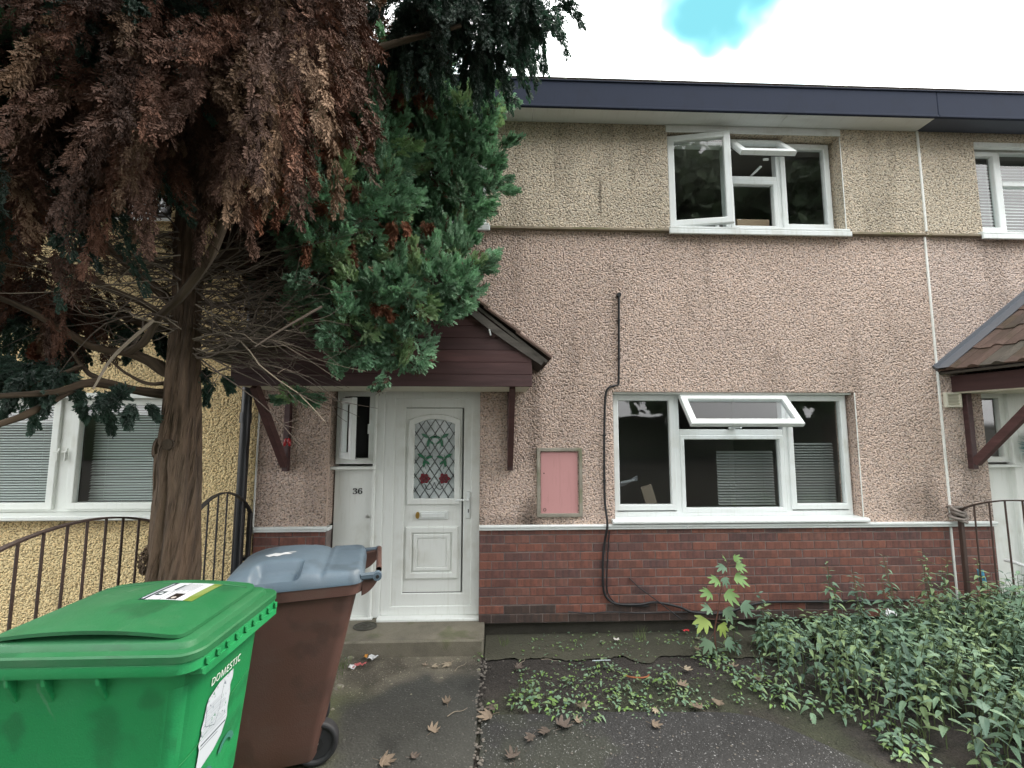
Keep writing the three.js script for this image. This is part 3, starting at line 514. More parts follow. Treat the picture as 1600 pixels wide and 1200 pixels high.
  obj('panel_moulding', [mould(ox - 0.81, ox - 0.36, 0.47, 0.905, 0.036, 0.012), mould(ox - 0.745, ox - 0.425, 0.535, 0.845, 0.022, 0.009), cbox(0.26, 0.25, 0.012, ox - 0.585, 0.69, z - 0.024, 0.005)], M.upvcDull, d);
  obj('letter_plate', [cbox(0.27, 0.07, 0.016, ox - 0.575, 1.017, z - 0.018, 0.006), cbox(0.22, 0.042, 0.016, ox - 0.575, 1.017, z - 0.009, 0.007)], M.upvc, d);
  if (num) obj('key_cover', [plain(new THREE.CylinderGeometry(0.024, 0.024, 0.008, 18).rotateX(Math.PI / 2).scale(0.75, 1.25, 1).translate(ox - 0.717, 1.02, z - 0.008)), plain(new THREE.CylinderGeometry(0.009, 0.009, 0.012, 12).rotateX(Math.PI / 2).translate(ox - 0.717, 1.03, z - 0.004))], M.brass, d);
  const h = obj('door_handle', [cbox(0.034, 0.24, 0.016, ox - 0.256, 1.112, z + 0.004, 0.007), plain(new THREE.CylinderGeometry(0.012, 0.012, 0.04, 12).rotateX(Math.PI / 2).translate(ox - 0.256, 1.165, z + 0.03)), cbox(0.125, 0.02, 0.018, ox - 0.31, 1.163, z + 0.05, 0.007)], M.upvc, d);
  obj('key_slot', [box(0.008, 0.03, 0.002, ox - 0.256, 1.06, z + 0.0135)], M.dark, d);
  // recess lining: floor, ceiling, back
  obj('recess_lining', [box(1.335, 0.01, 0.02, ox - 0.82, 2.168, z + 0.05), box(0.01, 2.0, 0.13, ox - 0.148, 1.15, -0.17)], M.upvcDull, house);
}
entrance(house36, 0, true); entrance(houseR, 6.09, false);

// ---------------------------------------------------------------- porch canopies
M.lead2 = std({ color: col(0.16, 0.17, 0.19), roughness: 0.55, metalness: 0.4 });
M.tileMats = [[0.12, 0.075, 0.06], [0.10, 0.072, 0.06], [0.14, 0.09, 0.075], [0.105, 0.09, 0.075]].map((k) => std({ color: col(...k), map: M.concTex, bumpMap: M.concBump, bumpScale: 0.004, roughness: 0.9 }));
function porch(house, cx, o) {
  const hw = 1.22, eY = 2.34, sl = o.slope, zf = o.zf, apex = eY + hw * sl, an = Math.atan(sl);
  const root = obj('porch_canopy', [cbox(2.25, 0.026, zf - 0.01, cx, 2.150, zf / 2, 0.004)], M.cream, house); // underside
  // boards
  for (let i = 0; i < 11; i++) {
    const y0 = 2.135 + i * 0.094, y1 = y0 + 0.088; const w = (y) => Math.min(1.13, (apex - y) / sl - 0.015); if (w(y1) < 0.05) break;
    const s = new THREE.Shape(); s.moveTo(-w(y0), y0); s.lineTo(w(y0), y0); s.lineTo(w(y1), y1); s.lineTo(-w(y1), y1); s.closePath();
    const g = tri(new THREE.ExtrudeGeometry(s, { depth: 0.012, bevelEnabled: true, bevelThickness: 0.004, bevelSize: 0.003, bevelSegments: 1 }), 1, rnd(), rnd()); g.translate(cx, 0, zf - 0.004 - i * 0.0005 + rr(0, 0.003)); obj('cladding_board', g, M.board[i % 3], root);
  }
  obj('backing_board', [(() => { const s = new THREE.Shape(); s.moveTo(-1.1, 2.16); s.lineTo(1.1, 2.16); s.lineTo(1.1, 2.36); s.lineTo(0, apex - 0.06); s.lineTo(-1.1, 2.36); s.closePath(); return tri(new THREE.ExtrudeGeometry(s, { depth: 0.01, bevelEnabled: false }).translate(cx, 0, zf - 0.03)); })()], M.boardOld, root);
  for (const s of [-1, 1]) {
    // side beam
    obj('side_beam', tri(new THREE.BoxGeometry(0.05, 0.15, zf - 0.03).translate(cx + s * 1.115, 2.225, zf / 2 - 0.02)), M.board[0], root);
    // roof deck
    const L = hw / Math.cos(an) + 0.02; const deck = new THREE.BoxGeometry(L, 0.022, zf + 0.03).translate(L / 2, 0.02, (zf + 0.03) / 2); const tr = (g) => { g = plain(g); g.rotateZ(-an); if (s < 0) { g.scale(-1, 1, 1); const p = g.attributes.position, n = g.attributes.normal; for (let i = 0; i < p.count; i += 3) for (const at_ of [p, n, g.attributes.uv]) { const k = at_.itemSize; for (let c = 0; c < k; c++) { const a = at_.array[(i + 1) * k + c]; at_.array[(i + 1) * k + c] = at_.array[(i + 2) * k + c]; at_.array[(i + 2) * k + c] = a; } } } g.translate(cx, apex - 0.02, 0); return g; };
    obj('roof_deck', tri(tr(deck)), M.boardOld, root);
    // tiles: rolls along the slope
    const cols = 4, rows = 5, tw = (zf + 0.05) / cols, tl = (L - 0.02) / rows;
    for (let r = 0; r < rows; r++) for (let c = 0; c < cols; c++) {
      const sh = new THREE.Shape(); const w = tw - 0.004, th = 0.014; sh.moveTo(0, 0); for (let k = 0; k <= 8; k++) { const t = k / 8; sh.lineTo(t * w, th + 0.022 * Math.max(0, Math.sin(t * 2 * Math.PI)) - 0.004 * Math.sin(t * Math.PI)); } sh.lineTo(w, 0); sh.closePath();
      const g = new THREE.ExtrudeGeometry(sh, { depth: tl + 0.03, bevelEnabled: false }); g.rotateY(Math.PI / 2); // shape x -> -z, depth -> x
      g.translate(0, 0, w); g.rotateZ(R(-(-2.0))); g.translate(r * tl, 0.032 + 0.012, c * tw + 0.002 + rr(-0.002, 0.002));
      const gg = tri(tr(g), 1, rnd(), rnd()); obj('roof_tile', gg, M.tileMats[(rnd() * 4) | 0], root);
    }
    // lead flashing against the wall
    obj('flashing', tri(tr(new THREE.BoxGeometry(L + 0.02, 0.07, 0.02).translate(L / 2, 0.085, 0.012))), M.lead2, root);
    obj('flashing', tri(tr(new THREE.BoxGeometry(L + 0.02, 0.006, 0.11).translate(L / 2, 0.088, 0.075))), M.lead2, root);
    // barge board under the tile edge
    const bp = [[0.02, -0.03, 0], [L * 0.35, -0.03, 0.002], [L * 0.7, -0.045, 0.02], [L - 0.02, -0.01, 0.0]]; const cv = new THREE.CatmullRomCurve3(bp.map(V)); const bl = []; for (let i = 0; i < 12; i++) { const a = cv.getPoint(i / 12), b = cv.getPoint((i + 1) / 12); bl.push(plain(new THREE.BoxGeometry(a.distanceTo(b) + 0.002, 0.055, 0.016).rotateZ(Math.atan2(b.y - a.y, b.x - a.x)).translate((a.x + b.x) / 2, (a.y + b.y) / 2 + 0.01, zf + 0.016 + (a.z + b.z) / 2))); }
    obj('barge_board', tri(tr(merge(bl))), M.boardOld, root);
    // bracket: wall post and diagonal brace
    const bx = cx + s * o.bx; const br = obj('bracket', [cbox(0.05, 0.70, 0.05, bx, 1.785, 0.026, 0.004)], M.board[0], root);
    const dz = zf - 0.10, dy = 2.135 - 1.49; const bl2 = Math.hypot(dz, dy); obj('brace', tri(new THREE.BoxGeometry(0.046, bl2, 0.066).rotateX(Math.atan2(dz, dy)).translate(bx, 1.49 + dy / 2, 0.05 + dz / 2)), M.board[2], root);
  }
  if (o.clip) { const p = [0.806, 0]; obj('tile_clip', [(() => { const g = new THREE.BoxGeometry(0.012, 0.05, 0.02); g.rotateZ(-an + 0.9); g.translate(-0.055, 2.545, zf + 0.045); return tri(g); })()], M.steel, root); }
  obj('ridge_tile', tri(new THREE.CylinderGeometry(0.10, 0.10, zf + 0.05, 14, 1, true, -Math.PI / 2, Math.PI).rotateX(-Math.PI / 2).scale(1, 0.7, 1).translate(cx, apex + 0.0, (zf + 0.05) / 2)), M.tileMats[0], root);
}
for (const m of M.tileMats) m.side = THREE.DoubleSide;
porch(house36, -0.865, { slope: 0.79, zf: 0.62, bx: 0.985, clip: true });
porch(houseR, 5.46, { slope: 0.753, zf: 0.68, bx: 1.03 });

// meter cupboard
{
  const m = obj('meter_box', [rectFrame(0.36, 0.77, 1.022, 1.632, 0.026, -0.02, 0.026, 0.005)], std({ color: col(0.42, 0.40, 0.35), map: M.concTex, roughness: 0.7 }), house36);
  obj('recess', [box(0.40, 0.60, 0.01, 0.565, 1.327, -0.012)], M.dark, m);
  const pd = std({ color: col(0.54, 0.275, 0.27), map: M.grime, roughness: 0.55 });
  obj('box_door', [cbox(0.335, 0.545, 0.014, 0.5635, 1.323, 0.0, 0.003)], pd, m); 
  obj('keyhole', [plain(new THREE.CylinderGeometry(0.006, 0.006, 0.003, 10).rotateX(Math.PI / 2).translate(0.425, 1.405, 0.008)), plain(new THREE.TorusGeometry(0.012, 0.002, 5, 16).translate(0.43, 1.085, 0.008))], M.dark, m);
}
// louvred vent on the right house
{
  const v = obj('wall_vent', [rectFrame(4.222, 4.375, 2.005, 2.145, 0.014, 0.002, 0.036, 0.004)], M.cream, houseR);
  for (let i = 0; i < 4; i++) obj('louvre', tri(new THREE.BoxGeometry(0.13, 0.032, 0.005).rotateX(R(38)).translate(4.2985, 2.032 + i * 0.029, 0.02)), M.cream, v);
}
// downpipe on the left house
{
  const dp = obj('downpipe', [tube([[-2.185, 0.05, 0.085], [-2.185, 4.7, 0.085], [-2.185, 4.8, 0.16], [-2.185, 4.86, 0.27]], 0.04, 30, 16), ...[1.9, 3.6].map((y) => plain(new THREE.CylinderGeometry(0.047, 0.047, 0.09, 16).translate(-2.185, y, 0.085))), ...[0.7, 2.6].map((y) => cbox(0.11, 0.03, 0.05, -2.185, y, 0.03, 0.004))], std({ color: col(0.020, 0.021, 0.024), roughness: 0.35 }), houseL);
}

// ================================================================ ground
const inPath = (x, z) => x < -0.115 && x > -1.62 && z > 0.30;
{
  // worn concrete: colour by world position, 2048 px over 6 m
  const gm = (seedK, base, mossA) => tex(2048, 2048, (u, v, i, j) => {
    const n = fbm(u * 14, v * 14, 6, [14, 14], seedK), f = vn(i / 1.6, j / 1.6, 1280, seedK + 7); let k = 0.55 + 0.8 * n + 0.5 * (f - 0.5);
    const mo = sst(0.48, 0.66, fbm(u * 7, v * 7, 5, [7, 7], seedK + 2)) * mossA; const st = sst(0.5, 0.7, fbm(u * 10, v * 10, 5, [10, 10], seedK + 3));
    let c = [base[0] * k, base[1] * k, base[2] * k].map((x) => x * mix(1, 0.55, st)); c = [mix(c[0], 0.050, mo), mix(c[1], 0.062, mo), mix(c[2], 0.025, mo)];
    const g = vn(i / 4, j / 4, 512, seedK + 4); if (g > 0.84) { const w = sst(0.84, 0.94, g); c = c.map((x) => x + w * (base[0] > 0.2 ? 0.9 : 0.24)); }
    return c;
  });
  const gb = tex(1024, 1024, (u, v, i, j) => 0.45 * fbm(u * 90, v * 90, 4, [90, 90], 83) + 0.55 * Math.pow(vn(i / 3.1, j / 3.1, 330, 84), 1.4), { lin: true });
  M.path = std({ color: col(1, 1, 1), vertexColors: true, map: gm(80, [0.36, 0.36, 0.34], 0.0), bumpMap: gb, bumpScale: 0.006, roughness: 0.9 });
  M.tarmac = std({ color: col(1, 1, 1), map: gm(90, [0.020, 0.0195, 0.0195], 0.2), bumpMap: gb, bumpScale: 0.008, roughness: 0.86 });
  M.soil = std({ color: col(1, 1, 1), map: tex(1024, 1024, (u, v, i, j) => { const n = fbm(u * 16, v * 16, 6, [16, 16], 95), f = vn(i / 2, j / 2, 512, 96); const k = 0.5 + 0.7 * n + 0.6 * (f - 0.5); const m = sst(0.5, 0.7, fbm(u * 6, v * 6, 4, [6, 6], 97)); return [mix(0.034, 0.03, m) * k, mix(0.028, 0.033, m) * k, mix(0.023, 0.017, m) * k]; }), bumpMap: gb, bumpScale: 0.014, roughness: 0.97 });
  // base sheet to the horizon
  const W = (x, z) => 0.012 * (fbm(x * 1.5 + 9, z * 1.5 + 4, 3, 1e6, 98) - 0.5) * sst(0, 0.3, z);
  const sheet = (x0, x1, z0, z1, nx, nz, y, edge, s = 1 / 3) => {
    const g = new THREE.PlaneGeometry(1, 1, nx, nz).rotateX(-Math.PI / 2); const p = g.attributes.position, uv = g.attributes.uv;
    for (let i = 0; i < p.count; i++) { const a = p.getX(i) + 0.5, b = p.getZ(i) + 0.5; let x = mix(x0, x1, a), zz = mix(z0, z1, b); if (edge) [x, zz] = edge(a, b, x, zz); p.setXYZ(i, x, y + (x > -9 && x < 9 && zz < 9 ? W(x, zz) : 0), zz); uv.setXY(i, x * s, zz * s); }
    g.computeVertexNormals(); return g;
  };
  const outer = []; for (const [x0, x1, z0, z1] of [[-150, -8, -150, 150], [8, 150, -150, 150], [-8, 8, 8, 150], [-8, 8, -150, -0.1]]) outer.push(plain(sheet(x0, x1, z0, z1, 4, 4, -0.02)));
  struct('ground', [...outer, plain(sheet(-8, 8, -0.1, 8, 90, 60, -0.008))], M.soil);
  // left path slab, right tarmac with a broken edge, strip along the wall
  const jag = (t, s) => 0.03 * (fbm(t * 14, s, 3, 1e6, 99) - 0.5);
  const pg = sheet(-1.62, -0.118, 0.27, 6.5, 50, 200, 0.012, (a, b, x, z) => [x + (a === 1 ? jag(z, 2) * 0.6 : 0), z]);
  { const q = pg.attributes.position, c = new Float32Array(q.count * 3); for (let i = 0; i < q.count; i++) { const x = q.getX(i), z = q.getZ(i), n = fbm(x * 5, z * 5, 4, 1e6, 180) - 0.5; const e = x + 0.72 + 0.5 * n + 0.30 * sst(0.5, 1.2, z); const tan = sst(0.62, 0.36, z + n * 0.4 - 0.35 * sst(-0.5, -1.0, x)), moss = sst(0.12, -0.16, e) * sst(0.6, 1.0, z + n * 0.5); let v = [0.115, 0.115, 0.106]; v = v.map((k, j) => mix(k, [0.46, 0.40, 0.31][j], tan * 0.75)); v = v.map((k, j) => mix(k, [0.21, 0.225, 0.115][j], moss)); c.set(v, i * 3); } pg.setAttribute('color', new THREE.BufferAttribute(c, 3)); }
  struct('concrete_path', pg, M.path);
  struct('tarmac_patch', sheet(-0.088, 2.5, 0.95, 6.5, 70, 110, 0.008, (a, b, x, z) => { const zs = 0.97 + 0.06 * (fbm(x * 3, 5, 3, 1e6, 100) - 0.5) + 0.03 * sst(0.3, 1.2, x) + 0.9 * Math.pow(sst(1.35, 2.5, x), 1.5); return [x + (a === 0 ? jag(z, 3) * 0.6 : 0), mix(zs, 6.5, b)]; }), M.tarmac);
  struct('wall_foot_strip', sheet(-0.088, 2.3, -0.06, 0.36, 60, 14, 0.004, (a, b, x, z) => [x, z + (b === 1 ? 0.22 * (fbm(x * 5, 1, 3, 1e6, 101) - 0.5) : 0)]), M.stripMat = std({ color: col(0.085, 0.085, 0.062), map: M.concTex, bumpMap: gb, bumpScale: 0.006, roughness: 0.95 }));
}
// doorstep and drain cover
{
  const s = thing('doorstep', 'worn concrete doorstep below the white front door', 'doorstep');
  obj('slab', [cbox(1.40, 0.14, 0.44, -0.802, 0.064, 0.083, 0.012)], M.concrete, s);
  const d = solo('drain_cover', [plain(new THREE.CylinderGeometry(0.098, 0.098, 0.008, 32)), plain(new THREE.TorusGeometry(0.092, 0.006, 6, 32).rotateX(Math.PI / 2).translate(0, 0.004, 0)), plain(new THREE.TorusGeometry(0.05, 0.003, 5, 28).rotateX(Math.PI / 2).translate(0, 0.005, 0)), cbox(0.03, 0.006, 0.008, 0, 0.007, 0, 0.001)], std({ color: col(0.13, 0.125, 0.115), map: M.concTex, roughness: 0.6, metalness: 0.4 }), 'round grey drain cover set in the doorstep beside the white side panel', 'drain cover');
  d.position.set(-1.11, 0.138, 0.055); d.scale.set(1, 1, 0.75);
  const s2 = thing('doorstep', 'concrete doorstep of the neighbouring door behind the right railing', 'doorstep', [5.3, 0, 0]); obj('slab', [cbox(1.3, 0.14, 0.44, 0, 0.064, 0.083, 0.012)], M.concrete, s2);
}

// ================================================================ cables
M.cable = std({ color: col(0.014, 0.014, 0.016), roughness: 0.5 });
{
  const z = 0.02, P = (u, v, zz = z) => atA(u, v, zz);
  const c = thing('cable', 'thick black cable running from the wall plug down past the window to the ground', 'cable');
  obj('cable_run', [tube([P(967, 462), P(967, 530), P(966.5, 596), P(962, 602), P(951, 606), P(946.5, 616), P(945, 640), P(944, 700), P(945, 780), P(949, 815, 0.045), P(948, 830, 0.045), P(945, 845), P(942, 880), P(943, 920), P(950, 936), P(966, 944), P(1000, 944.5), P(1024, 941), P(1060, 948), P(1085, 957), P(1130, 958), P(1165, 948), P(1200, 941), P(1290, 940), P(1420, 938)], 0.0105, 220, 8)], M.cable, c);
  obj('cable_entry', [plain(new THREE.CylinderGeometry(0.02, 0.024, 0.03, 14).rotateX(Math.PI / 2).translate(...P(967, 461, 0.016)))], M.cable, c);
  for (const [u, v] of [[967, 500], [967, 560], [944.5, 680], [944, 750]]) obj('cable_clip', [cbox(0.026, 0.012, 0.026, ...P(u, v, 0.018), 0.002)], M.cable, c);
  solo('cable', [tube([P(949, 830), P(947, 860), P(945, 900), P(946, 924), P(954, 938), P(968, 946), P(1010, 947)].map((p) => [p[0] + 0.018, p[1], p[2]]), 0.006, 60, 6)], M.cable, 'thinner black cable alongside the thick one over the bricks', 'cable');
  solo('cable', [tube([P(983, 903, 0.004), P(1000, 919), P(1030, 941, 0.03), P(1065, 968, 0.06)], 0.005, 30, 6)], M.cable, 'thin grey black wire leaving a hole in the brickwork', 'cable');
  solo('cable', [tube([P(888, 956), P(905, 957.5), P(925, 959), P(950, 956), P(1000, 958), P(1050, 957), P(1100, 958), P(1140, 962)], 0.005, 60, 6)], M.cable, 'thin black wire lying along the lowest brick courses', 'cable');
}

// ================================================================ railings
function railing(label, group, x, spans, post, mat, extra) {
  const t = thing('railing', label, 'railing', [x, 0, 0], group);
  for (const [z0, z1, yEnd0, yTop, yEnd1, pitch, low] of spans) {
    const top = (z) => { const k = (z - z0) / (z1 - z0); const e = mix(yEnd0, yEnd1, k); return e + (yTop - mix(yEnd0, yEnd1, 0.5)) * Math.pow(Math.sin(Math.PI * k), 0.75); };
    const pts = []; for (let i = 0; i <= 20; i++) { const z = mix(z0, z1, i / 20); pts.push([0, top(z), z]); }
    const tp = []; for (let i = 0; i < 20; i++) { const a = pts[i], b = pts[i + 1], L = Math.hypot(b[1] - a[1], b[2] - a[2]); tp.push(plain(new THREE.BoxGeometry(0.032, 0.010, L + 0.003).rotateX(-Math.atan2(b[1] - a[1], b[2] - a[2])).translate(0, (a[1] + b[1]) / 2, (a[2] + b[2]) / 2))); }
    obj('top_rail', tp, mat, t); obj('bottom_rail', [cbox(0.03, 0.010, z1 - z0, 0, low, (z0 + z1) / 2, 0.002)], mat, t);
    const n = Math.round((z1 - z0) / pitch); for (let i = 1; i < n; i++) { const z = mix(z0, z1, i / n); const h = top(z) - low; const b = obj('bar', new THREE.CylinderGeometry(0.0065, 0.0065, h, 8), mat, t); b.position.set(0, low + h / 2, z); b.rotation.x = rr(-0.006, 0.006); }
    for (const z of post ? [z0, z1] : [z0, z1]) { const y = top(z) + 0.0; obj('post', [cbox(0.032, y, 0.032, 0, y / 2, z, 0.003)], mat, t); }
  }
  return t;
}
railing('black bowed railing between the conifer trunk and the left downpipe', null, -2.13, [[-0.0 + 0.03, 0.80, 1.08, 1.31, 1.12, 0.105, 0.16]], true, M.iron);
railing('black bowed railing in front of the yellow house, left of the conifer trunk', null, -2.15, [[0.95, 2.25, 1.17, 1.345, 1.14, 0.108, 0.16]], true, M.ironBrown);
railing('bowed railing in front of the neighbouring door at the right edge', null, 4.22, [[0.06, 1.25, 1.06, 1.245, 1.08, 0.125, 0.16]], true, M.ironBrown);
{ // torn tape wrapped round the right post, blue rag
  const tp = thing('tape_wrapping', 'grey torn tape wrapped round the top of the right railing post', 'tape', [4.22, 0, 0.06]);
  const m = std({ color: col(0.33, 0.28, 0.25), roughness: 0.85, side: THREE.DoubleSide, map: M.woodTex });
  for (let i = 0; i < 7; i++) { const g = new THREE.TorusGeometry(0.036 + 0.008 * (i % 3), 0.013, 7, 18); g.rotateX(Math.PI / 2 + rr(-0.5, 0.5)); g.rotateZ(rr(-0.4, 0.4)); g.translate(rr(-0.016, 0.016) - 0.02, 0.98 + i * 0.018, rr(-0.012, 0.012)); obj('tape_turn', tri(g), m, tp); }
  const p = [], q = []; const rag = new THREE.PlaneGeometry(0.06, 0.11, 6, 8); const pa = rag.attributes.position; for (let i = 0; i < pa.count; i++) pa.setZ(i, 0.018 * Math.sin(pa.getX(i) * 130 + pa.getY(i) * 20) + rr(-0.003, 0.003)); rag.computeVertexNormals(); rag.translate(4.26, 0.52, 0.15);
  solo('rag', rag, std({ color: col(0.10, 0.36, 0.55), side: THREE.DoubleSide, roughness: 0.8 }), 'small blue rag tied to the right railing', 'rag');
  solo('grab_rail', [tube([[4.62, 0.62, 0.04], [4.66, 0.60, 0.16], [4.9, 0.44, 0.5], [5.0, 0.38, 0.7]], 0.016, 30, 10)], std({ color: col(0.7, 0.71, 0.7), roughness: 0.35 }), 'white sloping grab rail beside the neighbouring door', 'grab rail');
  // tinsel wreath
  const wr = thing('door_wreath', 'teal tinsel wreath hanging at the neighbouring door', 'wreath', [5.19, 1.62, -0.05]); const fl = []; for (let i = 0; i < 620; i++) { const a = rr(0, 6.283), b = rr(0, 6.283), r = 0.11; const o = new THREE.Vector3(r * Math.cos(a), r * Math.sin(a), 0), dir = new THREE.Vector3(Math.cos(a) * Math.cos(b), Math.sin(a) * Math.cos(b), Math.sin(b)).addScalar(rr(-0.25, 0.25)).normalize(); const e = o.clone().addScaledVector(dir, rr(0.04, 0.075)); const c = new THREE.CylinderGeometry(0.0006, 0.0024, o.distanceTo(e), 3, 1); c.translate(0, o.distanceTo(e) / 2, 0); c.applyQuaternion(new THREE.Quaternion().setFromUnitVectors(new THREE.Vector3(0, 1, 0), dir)); c.translate(o.x, o.y, o.z); fl.push(plain(c)); }
  obj('tinsel', fl, std({ color: col(0.10, 0.34, 0.34), roughness: 0.4, metalness: 0.3 }), wr); obj('ring', new THREE.TorusGeometry(0.11, 0.012, 8, 30), M.rubber, wr);
}
{ // red hanging ornament on the left brace
  const o = thing('hanging_ornament', 'small red glass ornament hanging from the left porch brace', 'ornament', [...atA(449, 690, 0.30)]);
  const red = std({ color: col(0.32, 0.015, 0.02), roughness: 0.25 });
  for (const s of [-1, 1]) obj('petal', tri(new THREE.SphereGeometry(0.026, 12, 10).scale(0.55, 1.35, 0.55).rotateZ(s * 0.2).translate(s * 0.016, -0.005, 0)), red, o); obj('hook', [tube([[0, 0.03, 0], [0.004, 0.05, 0], [0.012, 0.07, -0.02]], 0.002, 8, 5)], M.dark, o);
}

// ================================================================ wheelie bins
{
  const scuff = tex(1024, 1024, (u, v, i, j) => { const n = fbm(u * 5, v * 5, 5, 5, 111), s = fbm(u * 8, v * 70, 4, 8, 112); const d = sst(0.52, 0.8, n) * 0.22 + sst(0.62, 0.8, s) * 0.14; return [1 - d, 1 - d * 0.9, 1 - d * 0.85]; });
  const rough = tex(512, 512, (u, v) => 0.42 + 0.4 * fbm(u * 10, v * 10, 5, 10, 113), { lin: true });
  const fineB = tex(512, 512, (u, v, i, j) => vn(i / 1.5, j / 1.5, 341, 114), { lin: true });
  // colour with dust in the hollows of a broad noise, fine pale scratches and darker smears
  const plastic = (c, r = 1, D = 0.3) => { const t = tex(768, 768, (u, v, i, j) => { const n = fbm(u * 4, v * 4, 5, 4, 111), s = fbm(u * 6, v * 48, 4, [6, 48], 112), k = fbm(u * 40 + 6 * n, v * 3, 3, 1e6, 115), q = vn(i / 2, j / 2, 384, 116); const dust = 0.10 + 0.34 * sst(0.50, 0.78, n) + 0.16 * sst(0.6, 0.8, s), sc = sst(0.80, 0.86, k) * 0.22 * sst(0.4, 0.6, n), dk = 1 - 0.28 * sst(0.56, 0.75, fbm(u * 7, v * 7, 4, 7, 117)); const d = [0.12, 0.125, 0.105], w = [0.3, 0.32, 0.3]; return c.map((x, m) => mix(mix(x * dk, d[m], dust * D), w[m], sc * 0.6 + (q > 0.975 ? 0.12 : 0))); }); return std({ map: t, roughness: r, roughnessMap: rough, bumpMap: fineB, bumpScale: 0.0004 }); };
  M.green = plastic([0.004, 0.235, 0.066], 1, 0.10); M.greenLid = plastic([0.005, 0.112, 0.032], 0.95, 0.20); M.brown = plastic([0.088, 0.038, 0.027]); M.brownRim = plastic([0.10, 0.044, 0.033]); M.blueLid = plastic([0.100, 0.145, 0.190], 0.85);
  const wheel = (p, x, y, z, r) => { const w = obj('wheel', [plain(new THREE.CylinderGeometry(r, r, 0.045, 28).rotateX(Math.PI / 2).translate(x, y, z)), plain(new THREE.TorusGeometry(r * 0.86, r * 0.16, 8, 28).translate(x, y, z + 0.018))], M.rubber, p); obj('hub', plain(new THREE.CylinderGeometry(r * 0.3, r * 0.3, 0.05, 16).rotateX(Math.PI / 2).translate(x, y, z)), M.dark, w); };
  // ---- green bin: comb front faces +x
  const gb = thing('wheelie_bin', 'bright green wheelie bin marked domestic, nearest to the camera', 'bin');
  const cz = 2.085, X0 = -1.735;
  const body = obj('body', loft([
    { y: 0.03, cx: -1.40, cz, hx: 0.245, hz: 0.175, r: 0.05 }, { y: 0.06, cx: -1.40, cz, hx: 0.262, hz: 0.188, r: 0.06 }, { y: 0.45, cx: -1.385, cz, hx: 0.305, hz: 0.208, r: 0.07 }, { y: 0.965, cx: -1.368, cz, hx: 0.338, hz: 0.236, r: 0.085 }, { y: 0.97, cx: -1.368, cz, hx: 0.341, hz: 0.239, r: 0.085 }, { y: 1.03, cx: -1.366, cz, hx: 0.345, hz: 0.243, r: 0.085 }], { n: 10 }), M.green, gb);
  // seam line ridge round the body
  obj('rim', loft([{ y: 1.035, cx: -1.366, cz, hx: 0.352, hz: 0.25, r: 0.085 }, { y: 1.030, cx: -1.358, cz, hx: 0.372, hz: 0.276, r: 0.07 }, { y: 1.036, cx: -1.357, cz, hx: 0.375, hz: 0.279, r: 0.068 }, { y: 1.066, cx: -1.357, cz, hx: 0.375, hz: 0.279, r: 0.068 }, { y: 1.07, cx: -1.357, cz, hx: 0.372, hz: 0.276, r: 0.066 }], { n: 10 }), M.green, gb);
  for (const x of [-1.57, -1.455, -1.285]) { const s = new THREE.Shape(); s.moveTo(0, 0); s.lineTo(0.036, 0); s.lineTo(0.030, -0.03); s.lineTo(-0.012, -0.115); s.lineTo(-0.014, -0.115); s.closePath(); obj('gusset', tri(new THREE.ExtrudeGeometry(s, { depth: 0.010, bevelEnabled: true, bevelSize: 0.002, bevelThickness: 0.002, bevelSegments: 1 }).rotateY(-Math.PI / 2).translate(x, 1.035, cz + 0.236)), M.green, gb); }
  // comb under the front lip
  obj('comb_lip', [cbox(0.05, 0.026, 0.47, -1.0, 1.024, cz, 0.006)], M.green, gb);
  for (let i = 0; i < 9; i++) obj('comb_tooth', cbox(0.010, 0.022, 0.014, -0.975, 1.052 + 0.0, cz - 0.22 + i * 0.055, 0.003), M.green, gb);
  // lid: skirt, stepped tier with side scoops, crowned panel with overhanging edge
  const lid = obj('lid', loft([{ y: 1.072, cx: -1.357, cz, hx: 0.368, hz: 0.272, r: 0.066 }, { y: 1.073, cx: -1.357, cz, hx: 0.379, hz: 0.283, r: 0.07 }, { y: 1.094, cx: -1.357, cz, hx: 0.379, hz: 0.283, r: 0.07 }, { y: 1.100, cx: -1.357, cz, hx: 0.374, hz: 0.278, r: 0.066 }, { y: 1.102, cx: -1.364, cz, hx: 0.348, hz: 0.252, r: 0.045 }, { y: 1.118, cx: -1.366, cz, hx: 0.343, hz: 0.244, r: 0.04 }, { y: 1.122, cx: -1.366, cz, hx: 0.336, hz: 0.238, r: 0.036 }], { n: 8 }), M.greenLid, gb);
  { // crowned panel: bulges along x, overhangs the tier on the long sides
    const hx = 0.315, hz = 0.232, cx = -1.374, nx = 30, nz = 20, P = [], I = [], y = (a, b) => 1.136 + 0.022 * (1 - a * a) + 0.012 * (1 - b * b) * (1 - Math.pow(Math.abs(a), 4));
    const edge = (a, b) => { const r = 0.13, ax = Math.abs(a) * hx, bz = Math.abs(b) * hz, ox = hx - r * 0.35, oz = hz - r * 0.35; let x = ax, z = bz; if (ax > ox && bz > oz) { const dx = ax - ox, dz = bz - oz, m = Math.max(dx, dz), l = Math.hypot(dx, dz); if (l > 0) { x = ox + dx * m / l; z = oz + dz * m / l; } } return [Math.sign(a) * x, Math.sign(b) * z]; };
    const V2 = (j, i, dy) => { const a = i / nx * 2 - 1, b = j / nz * 2 - 1, [x, z] = edge(a, b); return [cx + x, y(a, b) + dy, cz + z]; };
